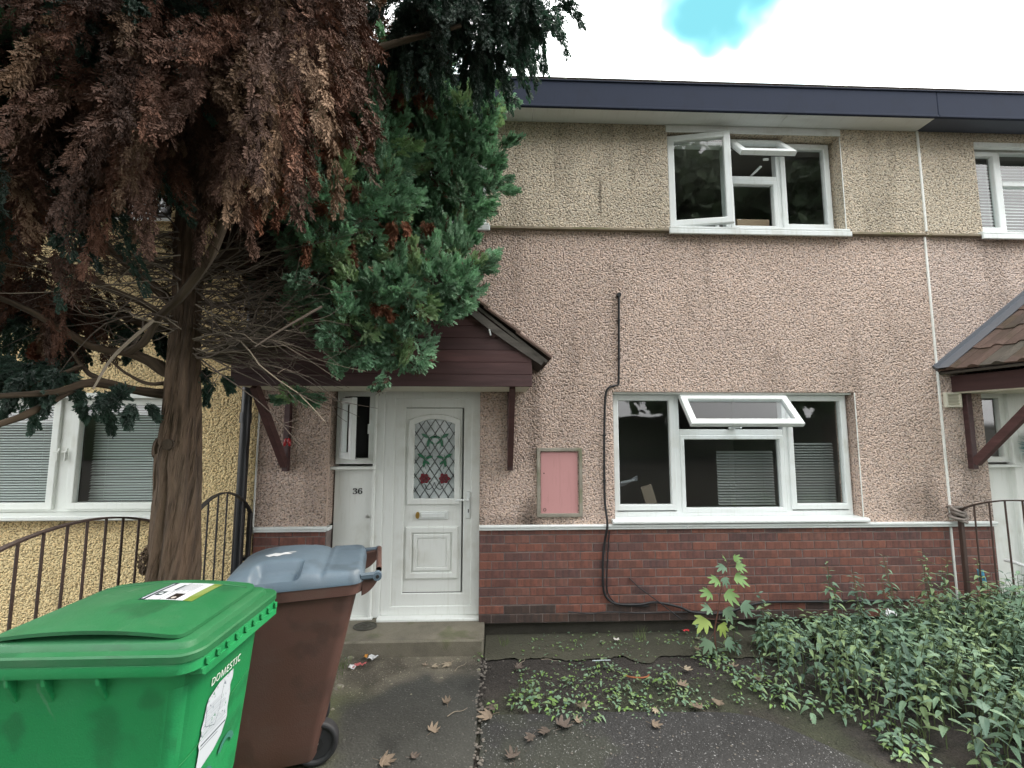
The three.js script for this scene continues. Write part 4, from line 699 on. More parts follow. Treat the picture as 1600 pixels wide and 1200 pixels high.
    const T = []; for (let j = 0; j < nz; j++) for (let i = 0; i < nx; i++) { const a = V2(j, i, 0), b = V2(j, i + 1, 0), c = V2(j + 1, i, 0), d = V2(j + 1, i + 1, 0); T.push(...a, ...c, ...b, ...b, ...c, ...d); const e = V2(j, i, -0.012), f = V2(j, i + 1, -0.012), g = V2(j + 1, i, -0.012), h = V2(j + 1, i + 1, -0.012); T.push(...e, ...f, ...g, ...f, ...h, ...g); }
    for (let i = 0; i < nx; i++) for (const j of [0, nz]) { const a = V2(j, i, 0), b = V2(j, i + 1, 0), c = V2(j, i, -0.012), d = V2(j, i + 1, -0.012); j ? T.push(...a, ...c, ...b, ...b, ...c, ...d) : T.push(...a, ...b, ...c, ...b, ...d, ...c); }
    for (let j = 0; j < nz; j++) for (const i of [0, nx]) { const a = V2(j, i, 0), b = V2(j + 1, i, 0), c = V2(j, i, -0.012), d = V2(j + 1, i, -0.012); i ? T.push(...a, ...b, ...c, ...b, ...d, ...c) : T.push(...a, ...c, ...b, ...b, ...c, ...d); }
    let g = new THREE.BufferGeometry(); g.setAttribute('position', new THREE.Float32BufferAttribute(T, 3)); g.computeVertexNormals(); g = toCreasedNormals(g, 0.5); obj('lid_panel', tri(g), M.greenLid, lid);
    // groove line along the far edge and near edge
    const yT = (x) => y((x - cx) / hx, -0.8) + 0.001; obj('lid_rib', [tube([...Array(12)].map((_, i) => { const x = mix(cx - 0.30, cx + 0.29, i / 11); return [x, yT(x), cz - hz * 0.78]; }), 0.004, 24, 6)], M.greenLid, lid);
    // sticker on the lid
    const cv = document.createElement('canvas'); cv.width = 512; cv.height = 432; const c = cv.getContext('2d'); c.fillStyle = '#e9eef2'; c.fillRect(0, 0, 512, 432); c.fillStyle = '#22283a'; c.fillRect(0, 0, 62, 432); c.fillStyle = '#dfe6ee'; c.fillRect(14, 30, 20, 380);
    c.fillStyle = '#173a35'; c.fillRect(70, 250, 70, 90); c.fillRect(160, 70, 26, 150); c.fillStyle = '#e9eef2'; c.beginPath(); c.arc(105, 295, 20, 0, 7); c.fill(); c.fillStyle = '#38424e'; for (let i = 0; i < 9; i++) c.fillRect(204 + i * 17, 40, 5, 190 + 30 * Math.sin(i * 2)); c.fillStyle = '#2a2420'; c.fillRect(250, 290, 96, 130); c.fillStyle = '#cfc8bf'; c.beginPath(); c.arc(296, 380, 22, 0, 7); c.fill(); c.fillStyle = '#7f9440'; c.fillRect(424, 0, 88, 432); c.fillStyle = '#a9b87a'; for (let i = 0; i < 5; i++) c.fillRect(434 + i * 15, 60, 6, 300 - 20 * i); c.strokeStyle = '#2e3640'; c.lineWidth = 6; c.beginPath(); c.moveTo(196, 0); c.lineTo(196, 432); c.moveTo(64, 240); c.lineTo(196, 240); c.stroke();
    const st = new THREE.CanvasTexture(cv); st.colorSpace = THREE.SRGBColorSpace;
    const sg = new THREE.PlaneGeometry(0.205, 0.19, 12, 10); sg.rotateX(-Math.PI / 2); const sp = sg.attributes.position; for (let i = 0; i < sp.count; i++) { const x = sp.getX(i) - 1.285 + 0.06 * (sp.getZ(i)) * 0.0, z = sp.getZ(i) + 2.0; sp.setXYZ(i, x, y((x - cx) / hx, (z - cz) / hz) + 0.0012, z); } sg.computeVertexNormals();
    lab(obj('sticker', sg, std({ color: col(0.6, 0.6, 0.62), map: st, roughness: 0.4 }), lid), 'printed instruction sticker on the green lid');
  }
  { // lettering and torn sheet on the front (+x) face
    const faceX = (y) => mix(-1.075, -1.030, (y - 0.45) / 0.515), tilt = Math.atan2(0.045, 0.515);
    const t = new TextGeometry('DOMESTIC', { font: fontSans, size: 0.026, depth: 0.0012, curveSegments: 4, bevelEnabled: false }); t.computeBoundingBox(); const b = t.boundingBox; t.translate(-(b.max.x + b.min.x) / 2, -(b.max.y + b.min.y) / 2, 0); t.scale(0.172 / (b.max.x - b.min.x), 1, 1); const put = (g, y, z, off) => { g = plain(g); g.rotateY(Math.PI / 2); g.rotateZ(-tilt); g.translate(faceX(y) + off, y, z); return g; };
    obj('lettering', put(t, 0.913, 2.10, 0.0035), std({ color: col(0.62, 0.68, 0.64), roughness: 0.5 }), body);
    const cv = document.createElement('canvas'); cv.width = 384; cv.height = 640; const c = cv.getContext('2d'); c.fillStyle = '#dfe5ea'; c.fillRect(0, 0, 384, 640); c.strokeStyle = '#7f8893'; 
    for (let i = 0; i < 17; i++) { c.lineWidth = 3 + (i % 3); c.globalAlpha = 0.75; c.beginPath(); c.moveTo(26 + 6 * (i % 4), 150 + i * 15); c.lineTo(200 + 150 * hash(i, 3, 1), 148 + i * 15); c.stroke(); } c.globalAlpha = 1; c.fillStyle = '#3b4450'; c.fillRect(30, 420, 320, 12); c.fillRect(30, 450, 220, 6);
    c.globalAlpha = 0.7; for (let i = 0; i < 70; i++) { c.fillStyle = ['#8d98a5', '#5c6773', '#f4f7f9', '#4f8d6a'][i % 4]; c.beginPath(); const x = 384 * hash(i, 5, 2), y = 330 * hash(i, 6, 2); c.moveTo(x, y); c.lineTo(x + 50 * (hash(i, 7, 2) - 0.5), y + 16); c.lineTo(x + 30 * (hash(i, 8, 2) - 0.3), y + 40 * hash(i, 9, 2)); c.fill(); } c.globalAlpha = 1; c.strokeStyle = '#46515b'; c.lineWidth = 4; c.beginPath(); c.moveTo(40, 130); c.lineTo(60, 300); c.lineTo(190, 360); c.lineTo(230, 260); c.lineTo(250, 40); c.stroke();
    const st = new THREE.CanvasTexture(cv); st.colorSpace = THREE.SRGBColorSpace; const s = new THREE.Shape(); // torn outline, u to the right
    const pts = [[-0.075, -0.02], [-0.07, 0.03], [-0.062, 0.045], [-0.01, 0.07], [0.072, 0.075], [0.075, 0.045], [0.064, 0.02], [0.07, -0.01], [0.066, -0.06], [0.072, -0.10], [0.05, -0.15], [0.01, -0.178], [-0.082, -0.205], [-0.078, -0.12], [-0.086, -0.10], [-0.078, -0.06], [-0.083, -0.05]]; pts.forEach((p, i) => (i ? s.lineTo(...p) : s.moveTo(...p))); const g = new THREE.ShapeGeometry(s); const uv = g.attributes.uv, p = g.attributes.position; for (let i = 0; i < uv.count; i++) uv.setXY(i, (p.getX(i) + 0.086) / 0.165, (p.getY(i) + 0.205) / 0.285);
    lab(obj('torn_notice', put(g, 0.815, 2.125, 0.0036), std({ color: col(0.62, 0.64, 0.66), map: st, roughness: 0.55 }), body), 'torn white paper notice on the green side');
    // pale scrawled graffiti arc and a scratch
    const arc = (k, z, y, r) => put(plain(new THREE.RingGeometry(r, r + 0.022, 20, 1, 0.4, 2.4).scale(0.8, 1, 1)), y, z, 0.0036);
    obj('paint_scrawl', [arc(0, 2.03, 0.575, 0.042)], std({ color: col(0.030, 0.16, 0.115), roughness: 0.7 }), body); obj('paint_scrawl', [arc(0, 2.15, 0.53, 0.045)], std({ color: col(0.035, 0.15, 0.12), roughness: 0.7 }), body);
    obj('scratch', [tube([[faceX(0.73) - 0.001, 0.715, 2.30], [faceX(0.74) + 0.0015, 0.725, 2.22], [faceX(0.78) + 0.0015, 0.79, 2.03], [faceX(0.8) + 0.0015, 0.82, 1.93]], 0.0016, 30, 4)], std({ color: col(0.006, 0.13, 0.035) }), body);
  }
  obj('handle_bar', [tube([[-1.77, 1.06, cz - 0.2], [-1.80, 1.06, cz - 0.2], [-1.80, 1.06, cz + 0.2], [-1.77, 1.06, cz + 0.2]], 0.014, 30, 8, 0.05)], M.green, gb);
  wheel(gb, -1.66, 0.10, cz + 0.24, 0.10); wheel(gb, -1.66, 0.10, cz - 0.24, 0.10);
  // ---- brown bin with grey-blue lid: hinge and wheels towards +x
  const bb = thing('wheelie_bin', 'brown wheelie bin with a grey blue lid, behind the green one', 'bin');
  const z2 = 1.235;
  const bd = obj('body', loft([{ y: 0.05, cx: -1.15, cz: z2, hx: 0.20, hz: 0.20, r: 0.04 }, { y: 0.08, cx: -1.15, cz: z2, hx: 0.215, hz: 0.21, r: 0.05 }, { y: 0.17, cx: -1.145, cz: z2, hx: 0.225, hz: 0.215, r: 0.05 }, { y: 0.90, cx: -1.08, cz: z2, hx: 0.315, hz: 0.258, r: 0.07 }, { y: 0.925, cx: -1.08, cz: z2, hx: 0.318, hz: 0.262, r: 0.07 }], { n: 10 }), M.brown, bb);
  obj('rim', loft([{ y: 0.905, cx: -1.08, cz: z2, hx: 0.325, hz: 0.27, r: 0.07 }, { y: 0.915, cx: -1.078, cz: z2, hx: 0.343, hz: 0.286, r: 0.075 }, { y: 0.972, cx: -1.076, cz: z2, hx: 0.347, hz: 0.29, r: 0.075 }, { y: 0.980, cx: -1.076, cz: z2, hx: 0.34, hz: 0.283, r: 0.07 }], { n: 10 }), M.brownRim, bb);
  { // domed lid with a scooped finger grip on the long side and a lower rear step
    const nx = 64, nz = 44, hx = 0.352, hz = 0.295, cx = -1.078, T = []; const H = (a, b) => {
      const e = Math.max(Math.abs(a), Math.abs(b)); let y = 0.985 + 0.030 * Math.sqrt(Math.max(0, 1 - Math.pow(sst(0.86, 1, e), 2))); const dome = Math.pow(Math.max(0, 1 - Math.pow(Math.abs((a + 0.26) / 0.78), 2.6)), 0.8) * Math.pow(Math.max(0, 1 - Math.pow(Math.abs(b), 3.2)), 0.7); y += 0.088 * dome * sst(0.52, 0.30, a); const rear = sst(0.36, 0.46, a) * sst(1.0, 0.96, a) * sst(1, 0.88, Math.abs(b)); y += 0.030 * rear * (1 - 0.15 * a); const sc = sst(-0.62, -0.5, a) * sst(0.10, 0.0, a) * sst(0.50, 0.64, Math.abs(b)) * sst(0.97, 0.90, Math.abs(b)); y -= 0.062 * sc * (dome > 0.05 ? 1 : 0.4); return Math.max(y, 0.984); };
    const pt = (i, j) => { const a = i / nx * 2 - 1, b = j / nz * 2 - 1; const r = 0.25; let x = Math.abs(a), z = Math.abs(b); const ox = 1 - r * 0.8, oz = 1 - r; if (x > ox && z > oz) { const dx = (x - ox) / (1 - ox), dz = (z - oz) / (1 - oz), m = Math.max(dx, dz), l = Math.hypot(dx, dz) || 1; x = ox + dx * m / l * (1 - ox); z = oz + dz * m / l * (1 - oz); } return [cx + Math.sign(a) * x * hx, H(a, b), z2 + Math.sign(b) * z * hz]; };
    for (let i = 0; i < nx; i++) for (let j = 0; j < nz; j++) { const a = pt(i, j), b = pt(i + 1, j), c = pt(i, j + 1), d = pt(i + 1, j + 1); T.push(...a, ...c, ...b, ...b, ...c, ...d); }
    const lo = (p) => [p[0], 0.972, p[2]]; for (let i = 0; i < nx; i++) for (const j of [0, nz]) { const a = pt(i, j), b = pt(i + 1, j); j ? T.push(...a, ...lo(a), ...b, ...b, ...lo(a), ...lo(b)) : T.push(...a, ...b, ...lo(a), ...b, ...lo(b), ...lo(a)); } for (let j = 0; j < nz; j++) for (const i of [0, nx]) { const a = pt(i, j), b = pt(i, j + 1); i ? T.push(...a, ...b, ...lo(a), ...b, ...lo(b), ...lo(a)) : T.push(...a, ...lo(a), ...b, ...b, ...lo(a), ...lo(b)); }
    let g = new THREE.BufferGeometry(); g.setAttribute('position', new THREE.Float32BufferAttribute(T, 3)); g = mergeVertices(g, 1e-5); g.computeVertexNormals(); g = toCreasedNormals(g, 0.9); const lid2 = obj('lid', tri(g), M.blueLid, bb);
    // torn white sticker on the dome
    const s = new THREE.Shape(); const sp = [[-0.10, 0.01], [-0.05, 0.03], [-0.02, 0.012], [0.0, 0.03], [0.06, 0.03], [0.055, 0.02], [0.02, 0.014], [0.045, -0.01], [0.0, -0.012], [-0.03, -0.035], [-0.05, -0.02], [-0.07, -0.03]]; sp.forEach((p, i) => (i ? s.lineTo(...p) : s.moveTo(...p))); const sg = new THREE.ShapeGeometry(s).rotateX(-Math.PI / 2); const p = sg.attributes.position; for (let i = 0; i < p.count; i++) { const x = p.getX(i) - 1.17, z = p.getZ(i) + 1.30; p.setXYZ(i, x, H((x - cx) / hx, (z - z2) / hz) + 0.003, z); } sg.computeVertexNormals(); lab(obj('torn_sticker', plain(sg), std({ color: col(0.6, 0.62, 0.65), roughness: 0.6 }), lid2), 'torn white sticker on the blue lid');
  }
  // handle: two brackets, bar and lid pivots
  for (const s of [-1, 1]) {
    const zz = z2 + s * 0.225; const sh = new THREE.Shape(); sh.moveTo(0, 0.035); sh.lineTo(0.06, 0.045); sh.quadraticCurveTo(0.088, 0.035, 0.075, 0.005); sh.quadraticCurveTo(0.045, -0.045, 0, -0.06); sh.closePath(); obj('handle_bracket', tri(new THREE.ExtrudeGeometry(sh, { depth: 0.03, bevelEnabled: true, bevelSize: 0.004, bevelThickness: 0.004, bevelSegments: 2 }).translate(-0.735, 0.955, zz - 0.015)), M.brownRim, bb);
    obj('lid_arm', [cbox(0.10, 0.035, 0.03, -0.70, 0.998, zz + s * 0.028, 0.008), plain(new THREE.CylinderGeometry(0.024, 0.024, 0.034, 18).rotateX(Math.PI / 2).translate(-0.655, 0.995, zz + s * 0.028))], M.blueLid, bb); obj('pivot', plain(new THREE.CylinderGeometry(0.010, 0.010, 0.005, 14).rotateX(Math.PI / 2).translate(-0.655, 0.995, zz + s * 0.047)), M.dark, bb);
  }
  obj('handle_bar', [tube([[-0.648, 1.01, z2 - 0.24], [-0.648, 1.01, z2 + 0.2]], 0.016, 4, 12)], M.brownRim, bb); 
  wheel(bb, -0.945, 0.125, z2 + 0.165, 0.11); wheel(bb, -1.02, 0.125, z2 - 0.12, 0.11); obj('axle', plain(new THREE.CylinderGeometry(0.011, 0.011, 0.38, 10).rotateX(Math.PI / 2).translate(-0.945, 0.125, z2)), M.steel, bb);
  for (const o of bb.children) o.geometry && o.traverse((c) => c.geometry.translate(1.078, 0, -z2)); bb.position.set(-1.145, 0, 1.215); bb.rotation.y = R(15);
}

// ================================================================ conifer
const InstM = (name, geo, mat, list, parent) => { const m = new THREE.InstancedMesh(geo, mat, list.length); const d = new THREE.Object3D(), c = new THREE.Color(); list.forEach((e, i) => { d.position.copy(e.p); d.quaternion.copy(e.q); d.scale.setScalar(e.s); d.updateMatrix(); m.setMatrixAt(i, d.matrix); m.setColorAt(i, c.setRGB(...e.c)); }); m.name = name; m.castShadow = m.receiveShadow = true; m.userData.kind = 'stuff'; parent.add(m); return m; };
// one feathery spray: a bent axis with side shoots, about 30 triangles; +y is along the axis
function spray(L, n, lobe, wd, droop, sd) {
  const T = []; const h = (k) => hash(k, sd, 77);
  const blade = (o, d, l, w, up) => { const side = new THREE.Vector3().crossVectors(d, up).normalize(); const m = o.clone().addScaledVector(d, l * 0.55), tip = o.clone().addScaledVector(d, l).addScaledVector(up, l * (droop ? -0.18 : 0.22)); const a = m.clone().addScaledVector(side, w), b = m.clone().addScaledVector(side, -w); m.addScaledVector(up, w * 0.7); const q = (x) => [x.x, x.y, x.z]; T.push(...q(o), ...q(a), ...q(tip), ...q(o), ...q(tip), ...q(b)); };
  for (let i = 0; i < n; i++) {
    const t = (i + 0.6) / n, o = new THREE.Vector3(0, L * t, (droop ? -1 : 1) * 0.22 * L * t * t); const s = i % 2 ? 1 : -1; const an = R(46 - 20 * t + 16 * (h(i) - 0.5)); const roll = (h(i + 50) - 0.5) * 1.7;
    const d = new THREE.Vector3(s * Math.sin(an) * Math.cos(roll), Math.cos(an), Math.sin(an) * Math.sin(roll)).normalize(); const up = new THREE.Vector3(-Math.sin(roll) * s * 0.4, 0, 1).normalize(); blade(o, d, lobe * (1.1 - 0.5 * t) * (0.75 + 0.5 * h(i + 90)), wd * (0.8 + 0.5 * h(i + 30)), up);
  }
  blade(new THREE.Vector3(0, L * 0.86, 0.12 * L), new THREE.Vector3(0, 1, 0.2).normalize(), lobe * 0.8, wd, new THREE.Vector3(0, 0, 1));
  const g = new THREE.BufferGeometry(); g.setAttribute('position', new THREE.Float32BufferAttribute(T, 3)); g.computeVertexNormals(); g.setAttribute('uv', new THREE.BufferAttribute(new Float32Array(T.length / 3 * 2), 2)); return g;
}
M.needle = new THREE.MeshPhysicalMaterial({ color: col(1, 1, 1), roughness: 0.85, side: THREE.DoubleSide, transmission: 0.4, thickness: 0 }); M.deadNeedle = std({ color: col(1, 1, 1), roughness: 0.9, side: THREE.DoubleSide });
const tree = thing('conifer_tree', 'large half dead conifer with bare fluted trunk, brown and green foliage', 'tree');
{
  const tp = [[-1.80, -0.06, 1.33], [-1.80, 0.35, 1.33], [-1.805, 0.9, 1.33], [-1.815, 1.45, 1.33], [-1.83, 1.95, 1.33], [-1.85, 2.5, 1.32], [-1.89, 3.1, 1.30], [-1.93, 3.9, 1.26], [-1.96, 4.9, 1.24]];
  const flute = (th, t) => 1 + 0.095 * Math.sin(th * 5 + 4 * t + 1.2 * Math.sin(t * 9)) + 0.06 * Math.sin(th * 11 - 9 * t + 2 * Math.sin(t * 16)) + 0.12 * (fbm(2.2 * Math.cos(th) + 9, t * 22 + 2.2 * Math.sin(th), 4, 1e6, 120) - 0.5) + 0.16 * (0.5 - Math.abs(2 * fbm(5 * Math.cos(th) + 20 + 0.8 * Math.sin(t * 30), 5 * Math.sin(th) + t * 9, 4, 1e6, 123) - 1)) + 0.22 * sst(0.10, 0.0, t) * (0.6 + 0.4 * Math.sin(th * 4)) + 0.16 * Math.exp(-Math.pow((t - 0.345) / 0.022, 2)) * Math.max(0, Math.cos(th - 2.6));
  const bur = new THREE.IcosahedronGeometry(0.085, 4); { const p = bur.attributes.position; for (let i = 0; i < p.count; i++) { const v = new THREE.Vector3().fromBufferAttribute(p, i); const k = 1 + 0.5 * (fbm(v.x * 26 + 5, v.y * 20 + v.z * 24, 3, 1e6, 121) - 0.5); p.setXYZ(i, v.x * k * 0.8, v.y * k * 1.15, v.z * k * 0.8); } bur.computeVertexNormals(); }
  const scr = new THREE.IcosahedronGeometry(0.05, 3); { const p = scr.attributes.position; for (let i = 0; i < p.count; i++) { const k = 1 + 0.5 * (hash(i, 3, 9) - 0.5); p.setXYZ(i, p.getX(i) * k, p.getY(i) * k * 1.5, p.getZ(i) * k); } scr.computeVertexNormals(); }
  const trunk = obj('trunk', [taper(tp, [0.155, 0.128, 0.104, 0.086, 0.068, 0.060, 0.052, 0.042, 0.03], 280, 96, flute)], M.bark, tree);
  obj('burl', [tri(bur.scale(0.8, 0.8, 0.8).translate(-1.885, 1.70, 1.36), 1, 0, 0)], M.bark, trunk); obj('burl', tri(scr.translate(-1.90, 1.10, 1.38)), M.bark, trunk); obj('branch_stub', [taper([[-1.82, 1.73, 1.40], [-1.81, 1.735, 1.445]], [0.034, 0.03], 3, 10), plain(new THREE.CircleGeometry(0.03, 12).translate(-1.81, 1.735, 1.446))], M.barkBranch, trunk);
  const limbs = [
    [[[262, 616, 1.33], [200, 608, 1.42], [160, 598, 1.5], [127, 601, 1.58], [83, 613, 1.7], [-10, 619, 1.85]], [0.028, 0.024, 0.026, 0.018, 0.016, 0.012]],
    [[[165, 597, 1.49], [140, 584, 1.5], [125, 568, 1.52], [112, 549, 1.55]], [0.016, 0.013, 0.009, 0.006]],
    [[[130, 571, 1.52], [84, 588, 1.58], [33, 610, 1.65]], [0.011, 0.008, 0.004]],
    [[[120, 603, 1.58], [85, 625, 1.66], [40, 648, 1.76], [-20, 670, 1.85]], [0.018, 0.017, 0.017, 0.014]],
    [[[265, 582, 1.33], [230, 562, 1.38], [200, 552, 1.42], [150, 543, 1.5], [100, 517, 1.6], [50, 487, 1.7], [-10, 462, 1.8]], [0.040, 0.030, 0.022, 0.02, 0.018, 0.015, 0.012]],
    [[[200, 551, 1.43], [227, 533, 1.5], [246, 498, 1.58], [282, 463, 1.7], [328, 400, 1.85], [362, 300, 2.0], [383, 180, 2.1], [428, 112, 2.15], [500, 62, 2.2]], [0.018, 0.019, 0.020, 0.021, 0.021, 0.020, 0.019, 0.017, 0.012]],
    [[[262, 515, 1.3], [222, 506, 1.3], [167, 484, 1.25], [117, 452, 1.2], [60, 425, 1.2]], [0.022, 0.017, 0.014, 0.010, 0.006]],
    [[[268, 505, 1.35], [235, 480, 1.5], [180, 455, 1.6], [130, 430, 1.7], [60, 400, 1.8]], [0.020, 0.018, 0.016, 0.013, 0.008]],
    [[[275, 480, 1.3], [232, 440, 1.4], [190, 405, 1.5], [140, 360, 1.6], [60, 320, 1.7]], [0.03, 0.026, 0.022, 0.017, 0.01]],
    [[[268, 596, 1.36], [235, 600, 1.42], [200, 585, 1.46], [178, 568, 1.5], [163, 555, 1.52]], [0.013, 0.010, 0.008, 0.006, 0.004]],
    [[[312, 516, 1.33], [340, 522, 1.25], [368, 530, 1.15], [420, 541, 1.0], [470, 545, 0.9]], [0.018, 0.014, 0.011, 0.008, 0.004]],
    [[[312, 555, 1.33], [350, 552, 1.28], [390, 549, 1.22], [430, 546, 1.15]], [0.012, 0.009, 0.007, 0.003]],
    [[[310, 470, 1.3], [370, 482, 1.1], [430, 482, 0.95], [500, 470, 0.85]], [0.014, 0.011, 0.008, 0.004]],
    [[[305, 440, 1.3], [360, 400, 1.3], [430, 330, 1.3], [520, 260, 1.2], [600, 200, 1.1]], [0.035, 0.028, 0.022, 0.016, 0.010]],
    [[[300, 350, 1.3], [260, 260, 1.4], [200, 180, 1.5], [120, 90, 1.6]], [0.03, 0.024, 0.018, 0.012]],
    [[[318, 300, 1.3], [420, 200, 1.5], [560, 90, 1.6], [720, 40, 1.5]], [0.03, 0.026, 0.02, 0.012]],
  ];
  limbs.forEach(([p, r], i) => obj('branch', taper(p.map((q) => at(...q)), r, 40, 9, (th, t) => 1 + 0.10 * Math.sin(th * 3 + t * 20) + 0.16 * (fbm(th * 2 + i * 9, t * 26, 3, 1e6, 122) - 0.5)), i === 0 || i === 3 || i === 1 ? M.barkBranch : M.barkBranch, tree));
  obj('broken_branch', taper([at(398, 542, 1.75), at(440, 515, 1.7), at(503, 479, 1.62)], [0.004, 0.006, 0.007], 12, 8), M.twig, tree);
  obj('broken_branch', taper([at(146, 607, 1.9), at(175, 560, 1.85), at(240, 500, 1.8)], [0.004, 0.007, 0.008], 12, 7), M.twigPale, tree);
  // dead twigs
  const tw = [], tw2 = []; for (let i = 0; i < 230; i++) {
    const right = rnd() < 0.62; const v0 = rr(400, 560), a = right ? at(rr(300, 330), v0, rr(1.2, 1.5)) : at(rr(262, 285), v0 - 40, rr(1.2, 1.6)); const L = rr(0.35, 1.05), az = right ? rr(-0.6, 0.9) : Math.PI + rr(-0.8, 0.6); const dir = new THREE.Vector3(Math.cos(az), rr(-0.5, 0.5), -Math.sin(az) * 0.8).normalize(); const pts = [a]; const sag = rr(-0.12, 0.18);
    for (let k = 1; k <= 4; k++) { const t = k / 4; pts.push(a.clone().addScaledVector(dir, L * t).add(new THREE.Vector3(rr(-0.05, 0.05), sag * 1.6 * t * t + rr(-0.05, 0.05), rr(-0.05, 0.05)))); }
    const r0 = rr(0.0022, 0.0055); (rnd() < 0.25 ? tw2 : tw).push(taper(pts, [r0, r0 * 0.7, 0.0012], 8, 5)); for (let b = 0; b < 3; b++) { const o = pts[1 + (rnd() * 3 | 0)], d2 = dir.clone().add(new THREE.Vector3(rr(-0.8, 0.8), rr(-0.5, 0.7), rr(-0.8, 0.8))).normalize(), l2 = rr(0.08, 0.28); tw.push(taper([o, o.clone().addScaledVector(d2, l2 * 0.5), o.clone().addScaledVector(d2, l2).add(new THREE.Vector3(0, rr(-0.02, 0.04), 0))], [0.002, 0.001], 4, 4)); }
  }
  stuff(obj('dead_twigs', tw, M.twig, tree)); stuff(obj('dead_twigs', tw2, M.twigPale, tree));
  // foliage
  const gsp = [0, 1, 2].map((k) => spray(0.058, 15, 0.025, 0.0048, false, k + 1)), bsp = [0, 1, 2].map((k) => spray(0.062, 14, 0.025, 0.0036, true, k + 11));
  const G = [[], [], []], B = [[], [], []], UP = new THREE.Vector3(0, 1, 0); const camP = camera.position;
  const q0 = (dir, roll) => { const q = new THREE.Quaternion().setFromUnitVectors(UP, dir); return q.multiply(new THREE.Quaternion().setFromAxisAngle(UP, roll)); };
  // a lump of sprays: shell of a squashed ball broken into smaller tufts
  function lump(c, r, n, kind, sq = 0.8) {
    const m = Math.max(3, Math.round(n / 24)); for (let k = 0; k < m; k++) {
      const d = new THREE.Vector3(rr(-1, 1), rr(-1, 1), rr(-1, 1)); if (d.length() > 1 || d.length() < 0.1) { k--; continue; } d.normalize(); const tc = c.clone().addScaledVector(d, r * Math.pow(rnd(), 0.4)); tc.y = c.y + (tc.y - c.y) * sq; const bo = rnd() < (kind === 'green' ? 0.45 : 0.8), bl = Math.min(rr(0.16, 0.34) * (kind === 'green' ? 0.75 : 1), r * 1.1), bd = d.clone().multiplyScalar(0.7).add(new THREE.Vector3(rr(-0.5, 0.5), kind === 'green' ? rr(0, 0.5) : rr(-0.5, 0.1), rr(-0.5, 0.5))).normalize(), dr = kind === 'green' ? -0.25 : 0.9; const tr = rr(0.035, 0.07) * (kind === 'green' ? 1 : 1.2); const tone = rr(0.7, 1.3), hue = rnd();
      for (let i = 0; i < (bo ? 78 : 52); i++) {
        const e = new THREE.Vector3(rr(-1, 1), rr(-1, 1), rr(-1, 1)).normalize(); let bt = Math.pow(rnd(), 0.8); const p = bo ? tc.clone().addScaledVector(bd, bl * bt).add(new THREE.Vector3(0, -dr * bl * bt * bt, 0)).addScaledVector(e, 0.20 * bl * (1.05 - 0.75 * bt)) : tc.clone().addScaledVector(e, tr * Math.pow(rnd(), 0.5)); const gr = kind === 'green'; const dir = e.clone().multiplyScalar(gr ? 0.7 : 0.55).addScaledVector(d, gr ? 0.9 : 0.35); dir.y += gr ? 0.45 : kind === 'dark' ? -0.3 : -0.85; if (bo) { dir.multiplyScalar(0.6).addScaledVector(bd, 0.7); dir.y -= dr * bt * 0.9; } dir.x += rr(-0.4, 0.4); dir.z += rr(-0.4, 0.4); dir.normalize();
        const j = tone * rr(0.8, 1.2); let cc, arr;
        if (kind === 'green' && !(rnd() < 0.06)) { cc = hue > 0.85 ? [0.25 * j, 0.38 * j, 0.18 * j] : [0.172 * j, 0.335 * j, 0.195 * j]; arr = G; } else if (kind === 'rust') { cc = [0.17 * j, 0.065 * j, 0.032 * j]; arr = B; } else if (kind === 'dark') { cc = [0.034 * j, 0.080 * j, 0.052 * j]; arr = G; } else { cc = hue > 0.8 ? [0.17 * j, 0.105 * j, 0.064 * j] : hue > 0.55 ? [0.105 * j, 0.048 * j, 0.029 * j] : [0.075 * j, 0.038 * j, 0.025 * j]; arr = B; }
        arr[(rnd() * 3) | 0].push({ p, q: q0(dir, rr(0, 6.28)), s: rr(0.55, 1.0) * (kind === 'green' || kind === 'dark' ? 0.95 : 0.95), c: cc });
      }
    }
  }
  const L = (u, v, z, rpx, n, kind, sq) => { const c = at(u, v, z); lump(c, rpx / 660 * (camP.z - z), n, kind, sq); };
  // green right-hand masses (pixel, distance from the wall, radius in pixels)
  for (const a of [[560, 335, 1.2, 78], [500, 335, 1.35, 60], [545, 260, 1.1, 60], [590, 235, 1.0, 66], [600, 300, 1.1, 56], [590, 185, 0.95, 55], [510, 400, 1.35, 52], [575, 385, 1.25, 38], [660, 215, 0.80, 60], [720, 215, 0.7, 60], [755, 185, 0.65, 38], [765, 145, 0.65, 28], [700, 150, 0.7, 55], [640, 150, 0.8, 60], [745, 262, 0.65, 38], [740, 318, 0.65, 30], [710, 290, 0.7, 50], [700, 345, 0.7, 38], [770, 235, 0.65, 24], [760, 292, 0.65, 26], [672, 275, 0.75, 42], [780, 160, 0.65, 16], [660, 100, 0.9, 45], [590, 460, 1.25, 66], [545, 500, 1.3, 58], [640, 465, 1.15, 66], [690, 440, 1.05, 46], [705, 468, 1.0, 36], [640, 540, 1.15, 46], [615, 578, 1.15, 26], [590, 540, 1.2, 46], [712, 398, 0.95, 40], [725, 420, 0.95, 26], [530, 545, 1.3, 24], [478, 475, 1.3, 26], [470, 400, 1.4, 34], [728, 462, 1.0, 18], [640, 325, 0.65, 50], [655, 368, 0.65, 40], [690, 382, 0.68, 32], [715, 372, 0.66, 24], [620, 405, 0.9, 34], [672, 330, 0.6, 44]]) L(a[0], a[1], a[2], a[3], Math.round(a[3] * a[3] * 0.21 * Math.pow((camP.z - a[2]) / 2.8, 2)), 'green');
